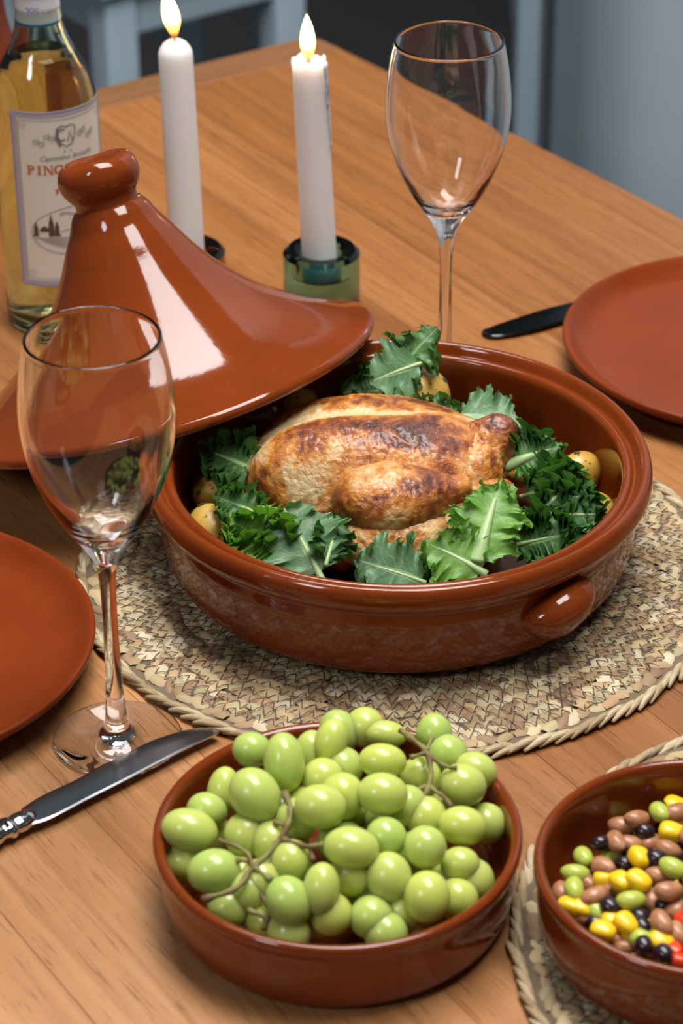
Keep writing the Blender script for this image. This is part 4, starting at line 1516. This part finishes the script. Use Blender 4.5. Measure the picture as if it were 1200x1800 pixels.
def mound(x, y):
    d = math.hypot(x - GB[0], (y - (GB[1] + 0.012)))
    return 0.024 + 0.047 * max(0.0, 1 - (d / 0.100) ** 2)


bunch_l = empty('grape_bunch', (GB[0] - 0.03, GB[1], 0.008))
tag(bunch_l, 'bunch of green grapes on the left side of the terracotta bowl', 'grapes')
bunch_r = empty('grape_bunch', (GB[0] + 0.035, GB[1], 0.008))
tag(bunch_r, 'bunch of green grapes on the right side of the terracotta bowl', 'grapes')
gme = None
for i, (px, py, a, b, ang, dz) in enumerate(GR):
    z = 0.05
    drop = {1: 0.0, 0: 0.007, -1: 0.013, -2: 0.017, -3: 0.024}[dz]
    for _ in range(12):
        w = at(px, py, z)
        z = 0.6 * z + 0.4 * (mound(w[0], w[1]) - drop)
    z = max(z, 0.0185)
    w = at(px, py, z)
    # inside the bowl wall, or above its rim
    for _ in range(60):
        lim = 0.0815 - 0.8 * min(a, b) * 1.3 / FPX if z < 0.046 else 0.0835
        if math.hypot(w[0] - GB[0], w[1] - GB[1]) <= lim or z > 0.075:
            break
        z += 0.001
        w = at(px, py, z)
    dist = float(np.dot(w - np.array([0, 0, CAM_H]), CF))
    ra, rb = a * dist / FPX, b * dist / FPX
    ra, rb = (max(ra, 0.0105), max(rb, 0.0105)) if dz < 0 else (ra, rb)
    if gme is None:
        V, F = ico(4)
        gme = make_mesh('grape', V * 1.0, F, M['grape'])
    par = bunch_l if px < 610 else bunch_r
    rc_ = 0.5 * (min(ra, rb) + 0.5 * (ra + rb) * 0.97)
    R2 = Matrix((CR.tolist(), CU.tolist(), (-CF).tolist())).transposed()
    g = add('grape', gme, par)
    g.rotation_euler = (R2 @ Matrix.Rotation(-math.radians(ang), 3, 'Z')).to_euler()
    g.location = tuple(np.array(w) - np.array(par.location))
    g.scale = (ra, rb, rc_)


def gstem(pts, r, par):
    P = spline([at(p[0], p[1], p[2] + 0.004) for p in pts], 5)
    P = P + 0.0006 * np.stack([fbm(P, 150, 2, 3), fbm(P, 150, 2, 5), fbm(P, 150, 2, 8)], 1)
    n = len(P)
    rad = 1.35 * r * (1 + 0.25 * np.sin(np.arange(n) * 1.9)) * np.r_[1.5, 1.2, np.ones(n - 4), 1.2, 1.6]
    return tube(P - np.array(par.location), rad, 7)


def G(X, Y, z):
    return (250 + X / _S, 1230 + Y / _S, z)


st = [gstem([G(185, 620, 0.040), G(290, 585, 0.044), G(345, 520, 0.047), G(430, 430, 0.054), G(460, 350, 0.060), G(440, 290, 0.062)], 0.0011, bunch_l),
      gstem([G(345, 520, 0.047), G(320, 470, 0.050), G(235, 435, 0.052)], 0.0008, bunch_l), gstem([G(430, 430, 0.054), G(510, 455, 0.054), G(560, 450, 0.056)], 0.0009, bunch_l), gstem([G(520, 450, 0.054), G(530, 500, 0.050)], 0.0008, bunch_l),
      gstem([G(345, 520, 0.047), G(400, 560, 0.044)], 0.0009, bunch_l), gstem([G(350, 570, 0.040), G(390, 650, 0.034), G(380, 715, 0.028)], 0.0009, bunch_l), gstem([G(430, 430, 0.053), G(395, 490, 0.048), G(380, 530, 0.045)], 0.0008, bunch_l),
      gstem([G(340, 500, 0.047), G(290, 500, 0.048)], 0.0007, bunch_l), gstem([G(410, 380, 0.054), G(455, 390, 0.056)], 0.0008, bunch_l), gstem([G(330, 650, 0.032), G(400, 690, 0.030)], 0.0008, bunch_l)]
obj('stem', *join(*st), M['grape_stem'], bunch_l)
st = [gstem([G(820, 110, 0.058), G(880, 160, 0.060), G(895, 230, 0.058), G(880, 290, 0.054), G(850, 330, 0.050)], 0.0010, bunch_r), gstem([G(880, 160, 0.060), G(900, 120, 0.062)], 0.0007, bunch_r), gstem([G(880, 165, 0.060), G(830, 180, 0.058)], 0.0007, bunch_r),
      gstem([G(885, 175, 0.060), G(940, 205, 0.060), G(975, 210, 0.060)], 0.0008, bunch_r), gstem([G(890, 270, 0.055), G(935, 300, 0.054), G(960, 330, 0.053)], 0.0008, bunch_r), gstem([G(885, 270, 0.055), G(820, 285, 0.055)], 0.0007, bunch_r), gstem([G(850, 135, 0.058), G(800, 95, 0.058)], 0.0007, bunch_r)]
obj('stem', *join(*st), M['grape_stem'], bunch_r)

# ------------------------------------------------------------------ beans and corn


def bean_mesh(name, mt, r, kink, seed, corn=False):
    V, F = ico(3)
    V = V.copy()
    if corn:
        s = np.sign(V) * np.abs(V) ** 0.72
        V = s / np.linalg.norm(s, axis=1).max()
        V = V * 1.25
        tp = 1 - 0.22 * (V[:, 0] + 1) / 2
        V[:, 1] *= tp
        V[:, 2] *= tp
    V = V * np.array(r)
    V[:, 1] += kink * (V[:, 0] / r[0]) ** 2 * r[1]
    V = V * (1 + 0.05 * fbm(V, 180, 2, seed))[:, None]
    return make_mesh(name, V, F, M[mt])


BM = {'pinto': bean_mesh('pinto_bean', 'pinto', (0.0072, 0.0047, 0.0042), 0.22, 1), 'black': bean_mesh('black_bean', 'black_bean', (0.0054, 0.0043, 0.0042), 0.15, 2), 'eda': bean_mesh('edamame_bean', 'edamame', (0.0074, 0.0048, 0.0045), 0.12, 3),
      'corn': bean_mesh('corn_kernel', 'corn', (0.0060, 0.0050, 0.0044), 0.0, 4, True), 'pep': bean_mesh('red_pepper_piece', 'pepper', (0.0048, 0.0042, 0.0030), 0.0, 5, True)}
BN = {'pinto': ('pinto_bean', 'brown pinto bean', 'bean', 'pinto beans in the bean bowl'), 'black': ('black_bean', 'shiny black bean', 'bean', 'black beans in the bean bowl'), 'eda': ('edamame_bean', 'green edamame bean', 'bean', 'edamame in the bean bowl'),
      'corn': ('corn_kernel', 'yellow corn kernel', 'corn', 'corn kernels in the bean bowl'), 'pep': ('red_pepper_piece', 'red pepper piece', 'pepper', 'red pepper pieces in the bean bowl')}
LST = [('black', 950, 180, 60, 0.4, 0), ('eda', 990, 285, 75, 1.25, 1), ('corn', 1120, 185, 60, 0.3, 0), ('pinto', 1145, 290, 80, -0.4, 1), ('pinto', 800, 350, 100, -0.5, 1), ('pinto', 665, 410, 60, 0.2, -1), ('pinto', 605, 545, 110, 1.35, 1), ('pinto', 735, 570, 70, 0.3, 0),
       ('black', 480, 560, 80, -0.5, 1), ('black', 860, 460, 90, 0.3, 0), ('corn', 1105, 465, 80, 0.2, 1), ('pinto', 1065, 615, 130, 0.45, 1), ('corn', 820, 690, 90, 1.3, 1), ('black', 950, 690, 75, 0.9, 1), ('black', 690, 750, 80, 0.5, 0), ('eda', 320, 680, 80, 1.3, 0),
       ('eda', 250, 830, 90, 0.05, 0), ('pinto', 490, 760, 120, 1.0, 1), ('eda', 1110, 780, 110, 0.5, 1), ('corn', 530, 880, 55, 0.0, 0), ('corn', 655, 900, 85, 1.1, 1), ('corn', 810, 895, 90, 0.6, 1), ('pinto', 990, 845, 130, 0.1, 0), ('pinto', 355, 905, 60, 1.2, -1), ('eda', 240, 960, 90, 1.5, 1),
       ('pinto', 1075, 985, 125, -0.35, 1), ('eda', 745, 1065, 135, -0.1, 1), ('pinto', 420, 1030, 110, -0.45, 1), ('corn', 215, 1120, 80, 0.6, 0), ('corn', 320, 1140, 60, 0.2, 0), ('eda', 435, 1155, 60, 0.9, 0), ('black', 550, 1115, 75, 1.0, 1), ('pinto', 570, 1000, 60, 0.4, -1), ('pinto', 920, 1060, 60, 1.4, -1), ('black', 1030, 1110, 80, 0.2, -1),
       ('pinto', 1005, 1260, 100, 1.1, 1), ('black', 810, 1210, 80, 0.4, 0), ('black', 835, 1290, 60, 1.2, 0), ('corn', 600, 1250, 80, 0.2, 0), ('corn', 700, 1270, 100, 0.8, 1), ('corn', 740, 1345, 80, 0.7, 0), ('corn', 500, 1335, 75, 0.5, 1), ('black', 440, 1270, 70, -0.2, -1), ('pinto', 620, 1410, 90, 0.4, -1), ('eda', 900, 1330, 60, 1.3, -1), ('eda', 820, 1400, 110, 0.7, 0),
       ('black', 852, 1452, 75, 1.5, 1), ('corn', 1015, 1430, 75, 0.1, 0), ('black', 1025, 1525, 70, 1.4, 1), ('pep', 1120, 1490, 60, 1.0, 0), ('pep', 1190, 1220, 40, 1.3, -1), ('pep', 1190, 1590, 40, 0.3, 0), ('pinto', 1150, 1350, 90, 1.2, 0), ('pinto', 1140, 1150, 70, -0.5, -1), ('pinto', 130, 1000, 60, 1.4, -1), ('black', 1170, 590, 60, 0.2, -1), ('corn', 1195, 330, 50, 0.6, 0), ('eda', 950, 1395, 50, 0.5, -1),
       ('pinto', 1250, 480, 90, 0.8, 1), ('black', 1270, 700, 80, 0.3, 1), ('corn', 1290, 900, 90, 0.5, 1), ('pinto', 1300, 1080, 100, 0.2, 1), ('eda', 1290, 1250, 110, -0.4, 1), ('corn', 1290, 1430, 80, 0.4, 1), ('black', 1230, 850, 80, 1.1, 0), ('pinto', 1320, 300, 90, -0.2, 0), ('eda', 1420, 560, 90, 0.6, 1), ('pinto', 1440, 800, 100, 0.4, 1), ('black', 1430, 1020, 80, 0.2, 1)]
cnt = {}
items = []
for kind, X, Y, Lp, ang, dz in LST:
    px, py = 960 + X / 5, 1370 + Y / 5
    z = 0.040
    for _ in range(12):
        w = at(px, py, z)
        d = math.hypot(w[0] - BB[0] - 0.012, w[1] - BB[1])
        z = 0.5 * z + 0.5 * (0.0395 + 0.010 * max(0, 1 - (d / 0.06) ** 2) - (0.0045 if dz == 0 else (0.008 if dz < 0 else 0)))
    w = at(px, py, z)
    dd = math.hypot(w[0] - BB[0], w[1] - BB[1])
    if dd > 0.0675:
        w[:2] = BB + (w[:2] - BB) * 0.0675 / dd
    items.append((w[0], kind, w, ang, dz, px))
ORD = ['leftmost', 'second', 'third', 'fourth', 'fifth', 'sixth', 'seventh', 'eighth', 'ninth', 'tenth', 'eleventh', 'twelfth', 'thirteenth', 'fourteenth', 'fifteenth', 'sixteenth', 'seventeenth', 'eighteenth', 'nineteenth', 'twentieth']
items.sort(key=lambda q_: q_[5])
EXTRA = [(q_[1], q_[2], q_[3]) for q_ in items if q_[5] > 1203]
for xk, kind, w, ang, dz, px in items:
    if px > 1203:
        continue
    nm, lab, cat_, grp = BN[kind]
    i = cnt.get(kind, 0)
    cnt[kind] = i + 1
    o = add(nm, BM[kind], None, w, (random.uniform(-0.4, 0.4) , random.uniform(-0.25, 0.25), -ang + random.uniform(-0.1, 0.1)), (random.uniform(0.94, 1.06),) * 3)
    l_ = ('leftmost ' + lab + ' in the bean bowl') if i == 0 else (lab + ' in the bean bowl, ' + ORD[min(i, 19)] + ' from the left of its kind')
    tag(o, l_, cat_, grp)
# the beans underneath, too buried to tell apart
Vv, Ff, Mi = [], [], []
rs = random.Random(4)
kinds = ['pinto', 'black', 'pinto', 'corn', 'eda', 'black', 'pinto']
mats_ = ['pinto', 'black_bean', 'edamame', 'corn']
V0, F0 = ico(2)
for k in range(170 + len(EXTRA)):
    rr, aa = 0.064 * math.sqrt(rs.random()), rs.uniform(0, 2 * PI)
    kd_ = rs.choice(kinds) if k < 170 else EXTRA[k - 170][0]
    r_ = {'pinto': (0.0070, 0.0047, 0.0042), 'black': (0.006, 0.0044, 0.0042), 'corn': (0.005, 0.0045, 0.0038), 'eda': (0.0072, 0.0048, 0.0044)}[kd_]
    Rm = np.array(Matrix.Rotation(rs.uniform(0, 6), 3, 'Z') @ Matrix.Rotation(rs.uniform(-0.6, 0.6), 3, 'X'))
    c = np.array([BB[0] + rr * math.cos(aa), BB[1] + rr * math.sin(aa), rs.uniform(0.024, 0.0325)])
    if k >= 170:
        c = np.array(EXTRA[k - 170][1])
    o = len(Vv)
    Vv += list((V0 * np.array(r_)) @ Rm.T + c)
    Ff += [tuple(i + o for i in f) for f in F0]
    Mi += [{'pinto': 0, 'black': 1, 'eda': 2, 'corn': 3}[kd_]] * len(F0)
me = make_mesh('bean_salad', Vv, Ff, M['pinto'])
for n_ in mats_[1:]:
    me.materials.append(M[n_])
me.polygons.foreach_set('material_index', Mi)
tag(add('bean_salad', me), 'jumbled under-layer of beans and corn filling the small terracotta bowl', 'beans', kind='stuff')
